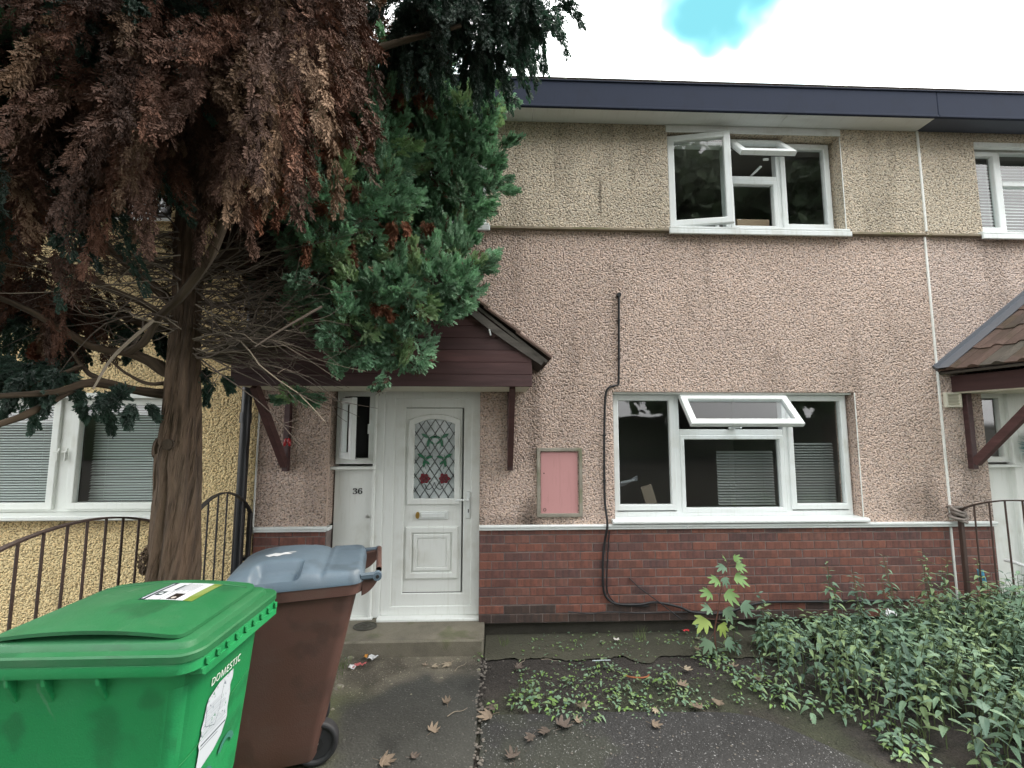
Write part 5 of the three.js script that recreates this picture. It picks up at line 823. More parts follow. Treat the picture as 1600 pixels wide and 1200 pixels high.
  // rust-coloured patches at the border
  for (const a of [[610, 120, 1.1, 40], [590, 150, 1.1, 30], [520, 225, 1.35, 35], [545, 180, 1.2, 32], [470, 300, 1.5, 40], [490, 350, 1.45, 34], [640, 90, 1.1, 30], [560, 290, 1.3, 22], [620, 340, 1.3, 16], [660, 350, 1.0, 16], [585, 480, 1.35, 14], [640, 480, 1.2, 12], [660, 60, 1.2, 40]]) L(a[0], a[1], a[2], a[3], Math.round(a[3] * a[3] * 0.16), 'rust');
  // overhanging dark green sprays at the top
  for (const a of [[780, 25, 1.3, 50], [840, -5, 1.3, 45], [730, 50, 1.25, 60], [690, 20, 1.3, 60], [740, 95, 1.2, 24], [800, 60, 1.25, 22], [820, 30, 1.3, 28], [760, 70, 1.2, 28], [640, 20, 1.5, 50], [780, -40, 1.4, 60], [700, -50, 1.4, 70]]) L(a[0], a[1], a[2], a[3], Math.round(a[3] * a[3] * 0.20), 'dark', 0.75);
  // brown dead mass and dark interior
  for (let k = 0; k < 330; k++) {
    const u = rr(-160, 600), z = rr(0.5, 2.45); let lim = u < 60 ? 320 : u < 250 ? 185 : u < 330 ? 195 : 235; lim -= 45 * (z - 1); const v = rr(-160, lim); if (u > 470 && z > 1.7) continue; if (u > 430 + 0.4 * Math.max(0, 200 - v) && z > 0.9) continue;
    const f = (camP.z - z) / 2.4, rp = rr(50, 85) / f; L(u, v, z, rp, Math.round(300 * rr(0.7, 1.3)), rnd() < 0.06 ? 'rust' : rnd() < 0.12 && u < 400 ? 'dark' : 'brown', 0.85);
  }
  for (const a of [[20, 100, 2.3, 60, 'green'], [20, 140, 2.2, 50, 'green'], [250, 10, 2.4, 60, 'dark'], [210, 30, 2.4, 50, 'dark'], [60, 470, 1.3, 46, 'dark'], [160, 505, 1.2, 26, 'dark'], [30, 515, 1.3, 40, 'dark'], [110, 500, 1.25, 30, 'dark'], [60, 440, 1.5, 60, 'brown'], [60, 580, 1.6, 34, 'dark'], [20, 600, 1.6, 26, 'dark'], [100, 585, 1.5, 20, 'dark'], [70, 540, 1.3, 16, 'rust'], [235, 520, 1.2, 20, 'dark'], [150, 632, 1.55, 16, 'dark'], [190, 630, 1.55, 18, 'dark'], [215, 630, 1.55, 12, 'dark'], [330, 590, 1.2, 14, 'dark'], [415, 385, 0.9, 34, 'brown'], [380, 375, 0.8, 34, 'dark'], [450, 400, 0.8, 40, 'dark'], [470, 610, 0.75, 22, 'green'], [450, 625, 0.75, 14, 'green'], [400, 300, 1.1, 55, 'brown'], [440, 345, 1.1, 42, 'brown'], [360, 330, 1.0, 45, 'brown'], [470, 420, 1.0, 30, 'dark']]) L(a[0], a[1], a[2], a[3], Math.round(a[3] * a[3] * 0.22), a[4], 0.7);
  // unseen upper crown, added above the picture to shade what hangs below it
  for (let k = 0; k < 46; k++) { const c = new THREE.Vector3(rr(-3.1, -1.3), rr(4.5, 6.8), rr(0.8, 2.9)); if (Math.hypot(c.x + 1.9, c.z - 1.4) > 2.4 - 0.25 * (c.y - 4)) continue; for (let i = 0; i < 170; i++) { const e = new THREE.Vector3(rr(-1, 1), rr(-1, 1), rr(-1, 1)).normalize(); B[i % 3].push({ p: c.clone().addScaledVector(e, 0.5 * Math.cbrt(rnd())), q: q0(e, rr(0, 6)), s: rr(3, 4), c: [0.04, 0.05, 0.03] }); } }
  for (let k = 0; k < 3; k++) { InstM('green_foliage', gsp[k], M.needle, G[k], tree); InstM('dead_foliage', bsp[k], M.deadNeedle, B[k], tree); }
  console.log('sprays', G.map((x) => x.length), B.map((x) => x.length));
}

// ================================================================ plants
M.leafA = [[0.112, 0.192, 0.118], [0.145, 0.232, 0.138], [0.080, 0.142, 0.098], [0.165, 0.240, 0.105]].map((c) => new THREE.MeshPhysicalMaterial({ color: col(...c), roughness: 0.62, side: THREE.DoubleSide, bumpMap: M.concBump, bumpScale: 0.001 }));
M.stem = std({ color: col(0.085, 0.115, 0.045), roughness: 0.8 }); M.stemRed = std({ color: col(0.16, 0.07, 0.05), roughness: 0.8 });
// toothed oval leaf, folded at the midrib; base at the origin, along +z, face up
function ovate(L, W, teeth = 6, fold = 0.25, droop = 0.35) {
  const T = []; const y = (s, t) => fold * Math.abs(s) - droop * t * t * L; const P = (s, t) => [s, y(s, t), t * L]; const n = teeth * 2; const w = (t, k) => W * 0.5 * Math.pow(Math.sin(Math.PI * Math.pow(t, 0.62)), 0.85) * (k % 2 ? 1.08 : 0.90);
  for (const sg of [1, -1]) for (let k = 0; k < n; k++) { const t0 = k / n, t1 = (k + 1) / n, a = P(0, t0), b = P(0, t1), c = P(sg * w(t0, k), t0), d = P(sg * w(t1, k + 1), t1); if (sg > 0) { if (k) T.push(...a, ...b, ...c); if (k < n - 1) T.push(...b, ...d, ...c); } else { if (k) T.push(...a, ...c, ...b); if (k < n - 1) T.push(...b, ...c, ...d); } }
  const g = new THREE.BufferGeometry(); g.setAttribute('position', new THREE.Float32BufferAttribute(T, 3)); g.computeVertexNormals(); return tri(g, 6);
}
const put = (g, p, dir, up, s) => { const z = dir.clone().normalize(), x = new THREE.Vector3().crossVectors(up, z).normalize(), y = new THREE.Vector3().crossVectors(z, x); const m = new THREE.Matrix4().makeBasis(x, y, z).scale(new THREE.Vector3(s, s, s)).setPosition(p); return g.clone().applyMatrix4(m); };
// one nettle: a leaning stem with opposite pairs of leaves
const nettleLeaf = [ovate(0.070, 0.030, 7, 0.3, 0.5), ovate(0.058, 0.032, 6, 0.2, 0.8), ovate(0.082, 0.031, 7, 0.25, 0.4)];
function nettle(p, h, lean, out, size = 1) {
  const pts = [p.clone()]; const n = 6; for (let i = 1; i <= n; i++) { const t = i / n; pts.push(p.clone().add(new THREE.Vector3(lean.x * h * t * t + rr(-0.006, 0.006), h * t, lean.z * h * t * t + rr(-0.006, 0.006)))); }
  const c = new THREE.CatmullRomCurve3(pts); out.stem.push(taper(pts, [0.0036, 0.0028, 0.0014], 10, 5)); const N = Math.max(4, Math.round(h / rr(0.042, 0.065))); const a0 = rr(0, 3.14), m0 = (rnd() * 4) | 0, m1 = (rnd() * 4) | 0;
  for (let i = 1; i <= N; i++) { const t = Math.min(0.995, 0.12 + 0.88 * i / N), o = c.getPointAt(t), a = a0 + (i % 2) * 1.57 + rr(-0.3, 0.3); const s = size * (t > 0.93 ? 0.5 : t > 0.8 ? 0.75 : 1) * rr(0.8, 1.25); for (const q of [0, Math.PI]) { if (rnd() < 0.08) continue; const el = t > 0.9 ? rr(0.2, 0.9) : rr(-0.35, 0.45); const d = new THREE.Vector3(Math.cos(a + q), el, Math.sin(a + q)); const b = o.clone().addScaledVector(d.clone().normalize(), 0.018 * s); out.leaf[rnd() < 0.75 ? m0 : m1].push(put(nettleLeaf[(rnd() * 3) | 0], b, d, new THREE.Vector3(rr(-0.3, 0.3), 1, rr(-0.3, 0.3)), s)); } }
}
const fresh = () => ({ stem: [], leaf: [[], [], [], []] });
function build(out, parent, name, asStuff) { const a = [obj('stem', out.stem, M.stem, parent)]; out.leaf.forEach((l, i) => l.length && a.push(obj(name, l, M.leafA[i], parent))); if (asStuff) a.forEach(stuff); }
{
  // the patch as one mass
  const o = fresh(); const front = (x) => x < 1.75 ? 0.42 : x < 2.2 ? mix(0.75, 1.2, (x - 1.75) / 0.45) : mix(1.2, 2.6, clamp((x - 2.2) / 1.2));
  let n = 0; while (n < 640) { const x = rr(1.72, 4.9), z = rr(0.06, 2.5); if (z > front(x) * (0.86 + 0.28 * vn(x * 4, 2, 1e6, 130))) continue; if (rnd() > 0.55 + 0.45 * sst(1.8, 2.6, x)) continue; const edge = sst(0, 0.35, front(x) - z) * sst(1.68, 2.5, x); const h = mix(0.10, mix(0.48, 0.72, sst(2.8, 4, x)), edge) * rr(0.55, 1.35); const cap = (0.80 + 0.05 * x) * (1.85 - 0.43 * (3.85 - z)) * mix(0.92, 1.5, sst(2.7, 4.1, x)); nettle(new THREE.Vector3(x, 0, z), Math.min(h, cap), { x: rr(-0.25, 0.2), z: rr(-0.1, 0.35) }, o, mix(0.7, 1.0, edge) * (0.55 + 0.75 * Math.pow(vn(x * 3 + 5, z * 3, 1e6, 131), 0.8)) * rr(0.8, 1.2)); n++; }
  const patch = new THREE.Group(); patch.name = 'nettle_patch'; patch.userData.kind = 'stuff'; scene.add(patch); tag(patch, 'dense green nettle patch filling the front garden at the lower right', 'nettles');
  build(o, patch, 'leaves', true);
  // tall stems that stand clear of the mass
  const tall = [[1290, 880, 0.45, 'leftmost tall nettle stem against the brick plinth'], [1332, 892, 0.42, 'shorter leaning nettle stem, second from the left'], [1385, 872, 0.5, 'tall nettle stem in the middle of the brick plinth'], [1440, 862, 0.55, 'bushy tall nettle just left of the white joint strip'], [1462, 872, 0.5, 'leafy nettle stem touching the white joint strip'], [1520, 872, 0.7, 'tall pale nettle in front of the right railing post'], [1190, 930, 0.35, 'low nettle shoot beside the sycamore sapling']];
  for (const [u, v, z, l] of tall) { const tip = at(u, v, z); const k = fresh(); const t = thing('nettle_plant', l, 'nettle', [0, 0, 0], 'tall nettles by the plinth'); const lean = { x: rr(-0.12, -0.02), z: rr(-0.05, 0.1) }; for (let q = 0; q < 3; q++) nettle(new THREE.Vector3(tip.x - lean.x * tip.y + rr(-0.03, 0.03), 0, z + rr(-0.04, 0.04)), tip.y * (q ? rr(0.75, 0.95) : 1), lean, k, 0.85); build(k, t, 'leaves', false); for (const c of t.children) stuff(c); }
}
{ // sycamore sapling
  const lobed = (s, cup) => { const sh = new THREE.Shape(); const tips = [[-62, 0.62], [-30, 0.95 * 0.9], [0, 1], [30, 0.86], [62, 0.62]], N = 5; sh.moveTo(0, 0); const pts = []; tips.forEach(([a, r], i) => { const P = (d, q) => [q * Math.sin(R(a + d)), q * Math.cos(R(a + d))]; pts.push(P(-13, r * 0.62), P(-8, r * 0.74), P(-7, r * 0.82), P(0, r), P(7, r * 0.82), P(8, r * 0.74), P(13, r * 0.62)); if (i < 4) pts.push([0.50 * Math.sin(R((a + tips[i + 1][0]) / 2)), 0.50 * Math.cos(R((a + tips[i + 1][0]) / 2))]); }); sh.lineTo(-0.30, 0.02); for (const p of pts) sh.lineTo(...p); sh.lineTo(0.30, 0.02); sh.closePath(); const g = new THREE.ShapeGeometry(sh); const p = g.attributes.position; for (let i = 0; i < p.count; i++) { const x = p.getX(i), y = p.getY(i); p.setXYZ(i, x * s, (cup * (x * x) - 0.28 * y * y - 0.08 * Math.abs(x)) * s, y * s); } g.computeVertexNormals(); return tri(g, 8); };
  M.lobed = lobed;
  const t = thing('sycamore_sapling', 'young sycamore sapling with lobed leaves in front of the brick plinth', 'sapling');
  const Z = 0.36, base = at(1119, 1008, Z); base.y = 0; const stemPts = [base, at(1117, 985, Z), at(1122, 955, Z), at(1127, 920, Z), at(1135, 893, Z), at(1140, 878, Z)]; obj('stem', taper(stemPts, [0.006, 0.005, 0.0028], 20, 7), M.stemRed, t);
  const lm = [...M.leafA.slice(0, 2), std({ color: col(0.13, 0.235, 0.065), roughness: 0.6, side: THREE.DoubleSide }), std({ color: col(0.24, 0.32, 0.07), roughness: 0.6, side: THREE.DoubleSide })]; const gA = [lobed(0.12, 0.15), lobed(0.11, -0.15), lobed(0.13, 0.3)];
  // joint on the stem (pixel), leaf base, direction in the picture, tone, size
  for (const [su, sv, bu, bv, dx, dy, tone, s] of [[1139, 880, 1134, 874, -0.3, 0.5, 2, 0.55], [1140, 879, 1146, 873, 0.5, 0.4, 2, 0.6], [1138, 885, 1132, 884, -1, -0.2, 0, 0.75], [1138, 884, 1150, 882, 1, -0.3, 2, 0.75], [1134, 897, 1122, 905, -1, 0.15, 2, 0.9], [1134, 897, 1148, 900, 1, -0.3, 2, 0.95], [1133, 900, 1131, 902, 0.2, -0.6, 0, 0.7], [1127, 920, 1110, 925, -1, 0.1, 2, 0.95], [1127, 921, 1134, 925, 0.8, -0.5, 2, 1.0], [1125, 938, 1160, 942, 0.7, -0.7, 0, 1.0], [1123, 948, 1134, 950, 0.5, -0.9, 1, 1.0], [1119, 968, 1102, 966, -0.9, -0.5, 3, 1.05], [1119, 972, 1127, 974, 0.4, -0.9, 3, 1.05], [1121, 962, 1110, 950, -1, 0.3, 1, 0.8], [1118, 985, 1108, 1000, -0.6, -0.7, 1, 0.9], [1118, 985, 1134, 1000, 0.8, -0.6, 0, 0.9]]) {
    const zb = Z + rr(0.02, 0.07), o = at(su, sv, Z), b = at(bu, bv, zb); const dir = new THREE.Vector3(dx, dy - 0.15, rr(0.25, 0.7)).normalize(); const lf = obj('leaf', put(gA[(rnd() * 3) | 0], b, dir, new THREE.Vector3(rr(-0.2, 0.2), 0.8, 0.75), s), lm[tone], t); obj('leaf_stalk', taper([o, b], [0.0018, 0.0014], 3, 5), M.stemRed, t);
  }
}
{ // small weeds: low rosettes, creeping leaves, grass tufts, all one ground cover
  const w = new THREE.Group(); w.name = 'ground_weeds'; w.userData.kind = 'stuff'; scene.add(w); tag(w, 'low creeping weeds over the broken ground below the window', 'weeds');
  const small = [ovate(0.024, 0.017, 2, 0.3, 0.3), ovate(0.032, 0.014, 2, 0.25, 0.5), ovate(0.018, 0.016, 2, 0.2, 0.2)]; const L = [[], [], [], []], st = [];
  const spot = (x, z, n, r, h, s) => { for (let i = 0; i < n; i++) { const a = rr(0, 6.28), q = r * Math.sqrt(rnd()), hh = h * rr(0.15, 1) * (1 - 0.5 * q / r); const p = new THREE.Vector3(x + q * Math.cos(a), hh, z + q * Math.sin(a)); const d = new THREE.Vector3(Math.cos(a) + rr(-0.6, 0.6), rr(-0.1, 0.6), Math.sin(a) + rr(-0.6, 0.6)); L[(rnd() * 4) | 0].push(put(small[(rnd() * 3) | 0], p, d, new THREE.Vector3(rr(-0.4, 0.4), 1, rr(-0.4, 0.4)), s * rr(0.6, 1.4))); if (i % 3 === 0) st.push(taper([new THREE.Vector3(p.x - rr(-0.02, 0.02), 0, p.z - rr(-0.02, 0.02)), p], [0.0012, 0.0009], 3, 4)); } };
  const G0 = (u, v) => { const p = new THREE.Vector3(u / 800 - 1, 1 - v / 600, 0.5).unproject(camera).sub(camera.position); const t = -camera.position.y / p.y; return [camera.position.x + p.x * t, camera.position.z + p.z * t]; };
  M.G0 = G0;
  const clump = (u, v, n, r, h, s) => { const [x, z] = G0(u, v); spot(x, z, Math.round(n * 0.62), r * 1.15, h, s * 0.88); };
  for (const c of [[820, 1098, 60, 0.09, 0.06, 1.5], [850, 1100, 50, 0.08, 0.07, 1.6], [880, 1110, 70, 0.10, 0.06, 1.3], [915, 1112, 80, 0.11, 0.06, 1.3], [885, 1078, 50, 0.10, 0.05, 1.0], [940, 1090, 70, 0.12, 0.05, 1.1], [975, 1095, 60, 0.10, 0.05, 1.2], [905, 1060, 60, 0.13, 0.05, 1.0], [950, 1060, 70, 0.14, 0.06, 1.2], [985, 1065, 50, 0.11, 0.05, 1.1], [930, 1040, 40, 0.12, 0.05, 1.0], [1035, 1065, 60, 0.09, 0.10, 1.7], [1015, 1100, 60, 0.12, 0.05, 1.1], [1060, 1095, 60, 0.10, 0.04, 1.2], [1090, 1093, 50, 0.09, 0.04, 1.2], [1000, 1110, 40, 0.08, 0.03, 1.0], [830, 1060, 40, 0.09, 0.05, 1.1], [845, 1065, 30, 0.07, 0.05, 1.1], [1105, 1030, 60, 0.12, 0.08, 1.3], [1130, 1040, 60, 0.10, 0.06, 1.2], [1150, 1060, 60, 0.12, 0.08, 1.5], [1210, 1088, 70, 0.12, 0.05, 1.2], [1240, 1090, 60, 0.10, 0.05, 1.2], [1180, 1070, 60, 0.12, 0.08, 1.4], [745, 1030, 14, 0.03, 0.05, 1.3], [770, 1107, 14, 0.03, 0.05, 1.3], [860, 1000, 30, 0.12, 0.04, 1.0], [900, 1000, 26, 0.10, 0.04, 1.0], [945, 1003, 30, 0.12, 0.05, 1.0], [1040, 995, 40, 0.12, 0.05, 1.1], [1080, 1000, 40, 0.12, 0.05, 1.1], [560, 1012, 14, 0.03, 0.05, 1.0], [535, 1040, 24, 0.05, 0.10, 0.8], [1405, 1170, 60, 0.10, 0.10, 1.6], [1440, 1195, 60, 0.12, 0.12, 1.8], [1300, 1100, 60, 0.15, 0.08, 1.4], [1350, 1120, 60, 0.12, 0.08, 1.4], [1155, 1095, 24, 0.06, 0.03, 1.1]]) clump(...c);
  for (let i = 0; i < 120; i++) clump(rr(800, 1130), rr(995, 1110), 5, 0.05, 0.03, rr(0.6, 1.1));
  L.forEach((l, i) => stuff(obj('leaves', l, [M.leafA[1], M.leafA[3], std({ color: col(0.14, 0.24, 0.06), side: THREE.DoubleSide, roughness: 0.6 }), M.leafA[0]][i], w))); stuff(obj('stems', st, M.stem, w));
  // grass blades
  const gb = []; const blade = (x, z, h, lx, lz) => { const T = []; const p = (t, s) => [x + lx * t * t + s * 0.002 * (1 - t), h * t, z + lz * t * t]; for (let k = 0; k < 3; k++) { const a = k / 3, b = (k + 1) / 3; T.push(...p(a, -1), ...p(a, 1), ...p(b, 1), ...p(a, -1), ...p(b, 1), ...p(b, -1)); } const g = new THREE.BufferGeometry(); g.setAttribute('position', new THREE.Float32BufferAttribute(T, 3)); g.computeVertexNormals(); return plain(g); };
  for (const [u, v, n] of [[535, 1045, 30], [525, 1060, 20], [810, 1090, 10], [828, 1080, 8], [790, 1008, 14], [1000, 1000, 20], [1430, 1150, 30], [1050, 1070, 14]]) { const [x, z] = G0(u, v); for (let i = 0; i < n; i++) gb.push(blade(x + rr(-0.05, 0.05), z + rr(-0.04, 0.04), rr(0.04, 0.13), rr(-0.06, 0.06), rr(-0.03, 0.06))); }
  stuff(obj('grass_blades', gb, std({ color: col(0.13, 0.18, 0.06), side: THREE.DoubleSide }), w));
}
{ // fallen leaves, each with its own curl and tone
  const dry = [[0.26, 0.20, 0.145], [0.21, 0.16, 0.115], [0.12, 0.092, 0.075], [0.34, 0.28, 0.20]].map((c) => std({ color: col(...c), roughness: 0.85, side: THREE.DoubleSide, bumpMap: M.concBump, bumpScale: 0.002 }));
  const leafG = (s, curl, ridge, sd) => { const base = M.lobed(1, 0); const p = base.attributes.position; for (let i = 0; i < p.count; i++) { const x = p.getX(i), z = p.getZ(i) - 0.4; const r2 = x * x + z * z; p.setXYZ(i, x * s, (curl * r2 + ridge * Math.abs(x) * 0.5 + 0.30 * (fbm(x * 3 + sd, z * 3 + sd, 2, 1e6, 140) - 0.5) + 0.10) * s * 0.9, z * s); } base.computeVertexNormals(); return base; };
  const S = [['pale curled dry leaf lying on the path before the step', 497 + 201, 1044, 0.085, 3, 0.5], ['buff dry leaf next to the step front', 680, 1046, 0.06, 3, 0.3], ['brown dry leaf leaning at the step front', 664, 1043, 0.05, 0, 0.8], ['crumpled dry leaf in the middle of the dark path', 698, 1100, 0.07, 1, 0.6], ['tan dry leaf on the dark path, below the crumpled one', 678, 1143, 0.08, 0, 0.4], ['small curled leaf near the brown bin on the path', 648, 1188, 0.06, 2, 0.7], ['dry leaf cluster edge at the bottom of the path', 605, 1195, 0.10, 1, 0.5], ['broad brown leaf lying over the path joint', 758, 1125, 0.11, 0, 0.5], ['brown leaf just above the broad one on the joint', 768, 1112, 0.08, 2, 0.6], ['upright pale leaf among the weeds at the tarmac edge', 912, 1112, 0.09, 3, 1.1], ['dark wrinkled leaf at the tarmac edge', 882, 1138, 0.11, 2, 0.5], ['grey brown leaf left of the wrinkled one', 850, 1150, 0.09, 2, 0.4], ['small tan leaf at the tarmac edge right of the pale one', 903, 1130, 0.06, 0, 0.6], ['tan leaf on the tarmac far from the weeds', 1026, 1138, 0.075, 1, 0.6], ['brown leaf at the tarmac edge below the sapling', 1088, 1110, 0.09, 1, 0.5], ['pale leaf lying by the tarmac edge in the middle', 1024, 1116, 0.05, 3, 0.5], ['brown leaf below the sapling on the soil', 1067, 1074, 0.08, 0, 0.6], ['buff leaf beneath the sapling left side', 1075, 1050, 0.07, 3, 0.5], ['tan leaf right of the sapling base', 1147, 1045, 0.08, 0, 0.6], ['reddish leaf between the weeds and nettles', 1185, 1065, 0.07, 0, 0.5], ['dark leaf by the drift of weeds at the wall strip', 812, 1047, 0.08, 2, 0.5], ['grey leaf at the bottom edge, left of centre', 800, 1185, 0.09, 2, 0.5], ['dark folded leaf at the bottom near the path joint', 828, 1160, 0.07, 2, 0.8], ['curled leaf above the tarmac beside the nettles', 1122, 1105, 0.08, 1, 0.7], ['small brown leaf on the wall strip below the plinth', 1090, 1018, 0.06, 1, 0.5]];
  S.forEach(([l, u, v, s, m, curl], i) => { const [x, z] = M.G0(u, v); const q = solo('fallen_leaf', [leafG(s * 0.92, curl * (i % 2 ? 1 : 0.8), rr(-0.2, 0.4), i * 3.7), plain(tube([[0, 0.004, -0.36 * s], [0.003, 0.010, -0.6 * s], [0.008, 0.012, -0.85 * s]], 0.0012, 6, 4))], dry[m], l, 'fallen leaf', 'dry fallen leaves on the ground'); q.position.set(x, 0.014, z); q.rotation.set(rr(-0.15, 0.15), rr(0, 6.28), rr(-0.15, 0.15)); if (curl > 1) q.rotation.x = -1.1; });
}
{ // litter and stones
  const crumple = (w, d, h, sd) => { const g = new THREE.PlaneGeometry(w, d, 9, 7).rotateX(-Math.PI / 2); const p = g.attributes.position; for (let i = 0; i < p.count; i++) { const x = p.getX(i), z = p.getZ(i); p.setXYZ(i, x * (0.8 + 0.35 * hash(i, sd, 1)), h * (0.2 + fbm(x * 60 + sd, z * 60, 2, 1e6, 150)), z * (0.8 + 0.35 * hash(i, sd, 2))); } g.computeVertexNormals(); return plain(g); };
  const lit = (name, l, c, u, v, w, d, h, y = 0.02, ry = 0) => { const [x, z] = M.G0(u, v); const o = solo(name, crumple(w, d, h, u), std({ color: col(...c), roughness: 0.45, side: THREE.DoubleSide }), l, 'litter'); o.position.set(x, y, z); o.rotation.y = ry; };
  lit('litter', 'crumpled white plastic scrap by the step corner', [0.62, 0.62, 0.62], 582, 1036, 0.07, 0.05, 0.035); lit('litter', 'red and white wrapper strip by the step corner', [0.50, 0.12, 0.12], 562, 1047, 0.10, 0.035, 0.03, 0.02, 0.4); lit('litter', 'white wrapper end beside the red strip', [0.66, 0.64, 0.64], 550, 1051, 0.05, 0.035, 0.03); lit('litter', 'small orange wrapper by the step corner', [0.60, 0.26, 0.05], 571, 1033, 0.03, 0.04, 0.03); lit('litter', 'small red wrapper on the wall strip left of the sapling', [0.62, 0.05, 0.06], 1072, 994, 0.05, 0.035, 0.045); lit('litter', 'white scrap on the wall strip', [0.6, 0.57, 0.53], 964, 1005, 0.05, 0.035, 0.02); lit('litter', 'white crumpled scrap deep in the nettles', [0.72, 0.74, 0.74], 1395, 1018, 0.09, 0.06, 0.06, 0.26); lit('litter', 'small white scrap in the nettles, left of the crumpled one', [0.72, 0.74, 0.74], 1340, 1034, 0.05, 0.035, 0.04, 0.16);
  const [tx, tz] = M.G0(995, 1058); const tg = solo('terracotta_rim', [tube([[-0.09, 0.015, 0.0], [-0.06, 0.03, 0.05], [0.0, 0.035, 0.07], [0.06, 0.03, 0.05], [0.09, 0.015, 0.0]], 0.006, 20, 6)], std({ color: col(0.28, 0.095, 0.04), roughness: 0.8 }), 'orange brown rim of a buried flowerpot among the weeds', 'flowerpot'); tg.position.set(tx, 0, tz);
  const [sx, sz] = M.G0(940, 1043); const wand = solo('plastic_stick', [tube([[-0.07, 0.03, 0.0], [0.0, 0.034, 0.004], [0.07, 0.03, -0.004]], 0.004, 6, 6)], std({ color: col(0.42, 0.48, 0.50), roughness: 0.5 }), 'pale grey plastic stick lying on the weeds', 'stick'); wand.position.set(sx, 0.02, sz);
  // twigs on the ground
  const tw = [[720, 1046, 'thin pale twig at the step front'], [815, 1040, 'short red brown twig right of the path joint'], [715, 1118, 'thin dark twig on the path beside the crumpled leaf'], [860, 1036, 'broken twig at the left of the weeds']]; for (const [u, v, l] of tw) { const [x, z] = M.G0(u, v); const o = solo('fallen_twig', taper([[-0.07, 0.012, 0.01], [-0.02, 0.016, -0.006], [0.03, 0.015, 0.004], [0.07, 0.014, -0.012]], [0.003, 0.0025, 0.0012], 12, 6), M.twigPale, l, 'twig'); o.position.set(x, 0.008, z); o.rotation.y = rr(-1, 1); }
  // stones and grit
  const st = [], s2 = []; const stone = (x, z, r, arr) => { const g = new THREE.IcosahedronGeometry(r, 1); const p = g.attributes.position, sd = rr(0, 99); for (let i = 0; i < p.count; i++) { const k = 0.75 + 0.5 * vn(p.getX(i) / r * 1.3 + sd, p.getY(i) / r * 1.3 + p.getZ(i) / r + sd, 1e6, 160); p.setXYZ(i, p.getX(i) * k * 1.2, p.getY(i) * k * 0.65, p.getZ(i) * k); } g.computeVertexNormals(); g.translate(x, r * 0.3 + 0.008, z); arr.push(plain(g)); };
  const at0 = (u, v, r, a) => { const [x, z] = M.G0(u, v); stone(x, z, r, a); };
  for (const [u, v, r] of [[530, 1078, 0.028], [548, 1030, 0.026], [520, 1060, 0.018], [652, 1032, 0.012], [715, 1033, 0.012], [612, 1072, 0.010], [642, 1088, 0.008], [748, 1049, 0.012], [520, 1112, 0.012], [940, 1005, 0.014], [610, 1188, 0.01], [690, 1062, 0.010], [1090, 1000, 0.016]]) at0(u, v, r, st);
  for (let i = 0; i < 260; i++) at0(rr(510, 1330), rr(1010, 1200), rr(0.0025, 0.006), s2);
  for (let i = 0; i < 170; i++) { const z = rr(0.35, 2.2); stone(-0.103 + rr(-0.03, 0.03), z, rr(0.004, 0.010), s2); }
  const so = obj('scattered_stones', st, std({ color: col(0.38, 0.35, 0.31), roughness: 0.9, map: M.concTex })); stuff(so); tag(so, 'pale stones scattered by the step and path', 'stones'); const s3 = obj('loose_grit', s2, std({ color: col(0.13, 0.115, 0.10), roughness: 0.95 })); stuff(s3); tag(s3, 'loose grit and debris along the path joint', 'grit');
}
// things indoors seen through the panes
solo('cardboard_box', [cbox(0.34, 0.16, 0.25, 2.62, 3.86, -0.34, 0.004)], std({ color: col(0.42, 0.30, 0.20), roughness: 0.85 }), 'pale brown cardboard box behind the first-floor window', 'box');
solo('leaning_board', tri(new THREE.BoxGeometry(0.11, 0.26, 0.012).rotateZ(0.28).translate(1.50, 1.12, -0.32)), std({ color: col(0.20, 0.16, 0.12), roughness: 0.8 }), 'pale board leaning inside the left pane of the ground-floor window', 'board');
solo('crumpled_cloth', [0, 1, 2].map((k) => taper([[1.12, 1.20 + k * 0.018, -0.36], [1.26, 1.26 + k * 0.012, -0.34 + k * 0.02], [1.40, 1.33 - k * 0.02, -0.38]], [0.006, 0.016, 0.005], 10, 6)), std({ color: col(0.24, 0.25, 0.27), roughness: 0.7 }), 'pale crumpled cloth inside the left pane of the ground-floor window', 'cloth');
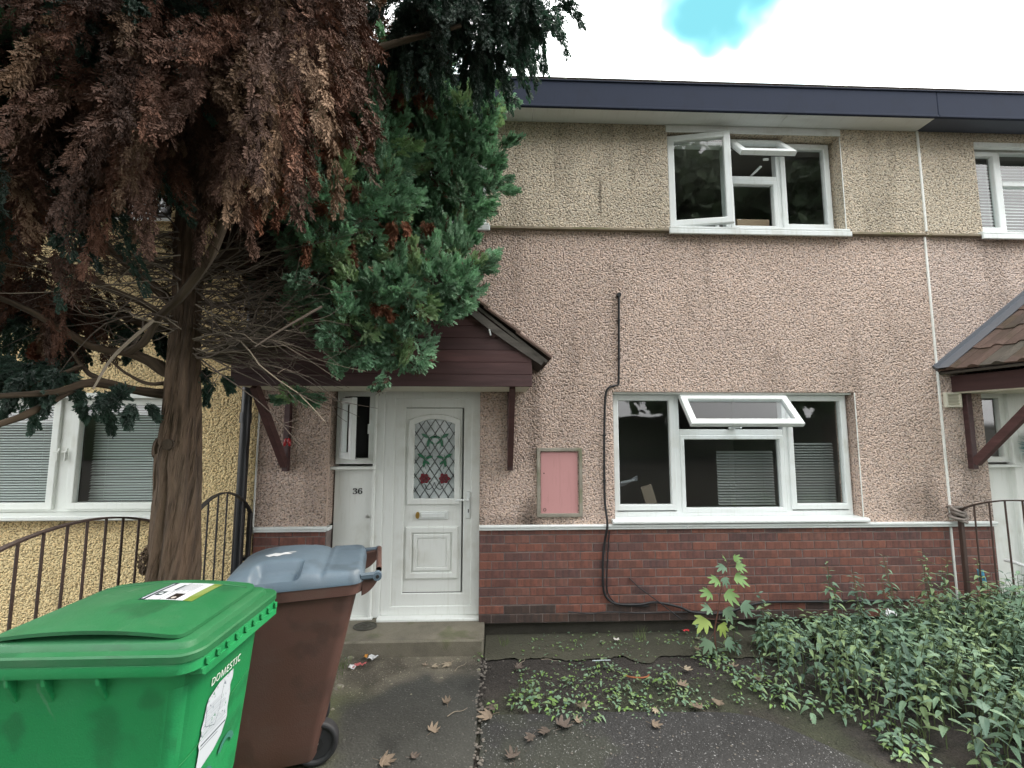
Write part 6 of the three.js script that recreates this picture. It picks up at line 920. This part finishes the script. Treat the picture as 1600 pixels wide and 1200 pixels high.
{ // across the street: fence and trees that the panes mirror
  const tr = thing('street_tree', 'broad leafy tree across the street, mirrored in the window panes', 'tree', [2.5, 0, 17]); tr.scale.set(1.1, 1.5, 1.1); tr.userData.group = 'trees across the street';
  const leaf = ovate(0.42, 0.32, 2, 0.2, 0.3), list = []; for (let k = 0; k < 80; k++) { const c = new THREE.Vector3(rr(-3.2, 3.2), rr(2.2, 9.5), rr(-2, 2)); for (let i = 0; i < 130; i++) { const e = new THREE.Vector3(rr(-1, 1), rr(-1, 1), rr(-1, 1)).normalize(); const j = rr(0.7, 1.3); list.push({ p: c.clone().addScaledVector(e, 1.15 * Math.cbrt(rnd())), q: new THREE.Quaternion().setFromEuler(new THREE.Euler(rr(0, 6), rr(0, 6), rr(0, 6))), s: rr(0.8, 1.4), c: [0.065 * j, 0.115 * j, 0.05 * j] }); } }
  obj('trunk', taper([[0, 0, 0], [0.1, 2, 0], [0, 5, 0.1]], [0.3, 0.22, 0.1], 12, 12), M.barkBranch, tr); InstM('crown', leaf, M.needle, list, tr);
  [[-6.5, 15.5, 1.05, 'tall leafy tree across the street, left of the broad one'], [9.5, 18, 1.1, 'leafy tree across the street, right of the broad one'], [17, 17, 1.15, 'far right leafy tree across the street']].forEach(([x, z, s, l], i) => { const c = tr.clone(); c.name = numbered('street_tree'); c.position.set(x, 0, z); c.scale.set(s, s * 1.4, s); c.rotation.y = i * 1.3 + 0.7; c.userData.label = l; scene.add(c); });
  const f = thing('boundary_fence', 'dark iron fence along the pavement across from the houses', 'fence', [0, 0, 10.5]); obj('rail', [cbox(16, 0.04, 0.03, 0, 0.25, 0), cbox(16, 0.04, 0.03, 0, 1.15, 0)], M.iron, f); const bars = []; for (let i = -75; i <= 75; i++) bars.push(plain(new THREE.CylinderGeometry(0.010, 0.010, 1.3, 6).translate(i * 0.105, 0.65, 0))); stuff(obj('bars', bars, M.iron, f));
  const h = obj('hedge', tri((() => { const g = new THREE.BoxGeometry(44, 2.2, 2.2, 120, 8, 8); const p = g.attributes.position; for (let i = 0; i < p.count; i++) { const x = p.getX(i), y = p.getY(i), z = p.getZ(i); const k = 0.5 * (fbm(x * 1.2, y * 2 + z * 2, 4, 1e6, 170) - 0.5); p.setXYZ(i, x, y + 1.1 + k, z + 19.5 + k); } g.computeVertexNormals(); return g; })()), std({ color: col(0.07, 0.11, 0.05), roughness: 0.9, bumpMap: M.pebH, bumpScale: 0.05 })); stuff(h); tag(h, 'dark green hedge behind the street trees', 'hedge');
}
renderer.render(scene, camera);
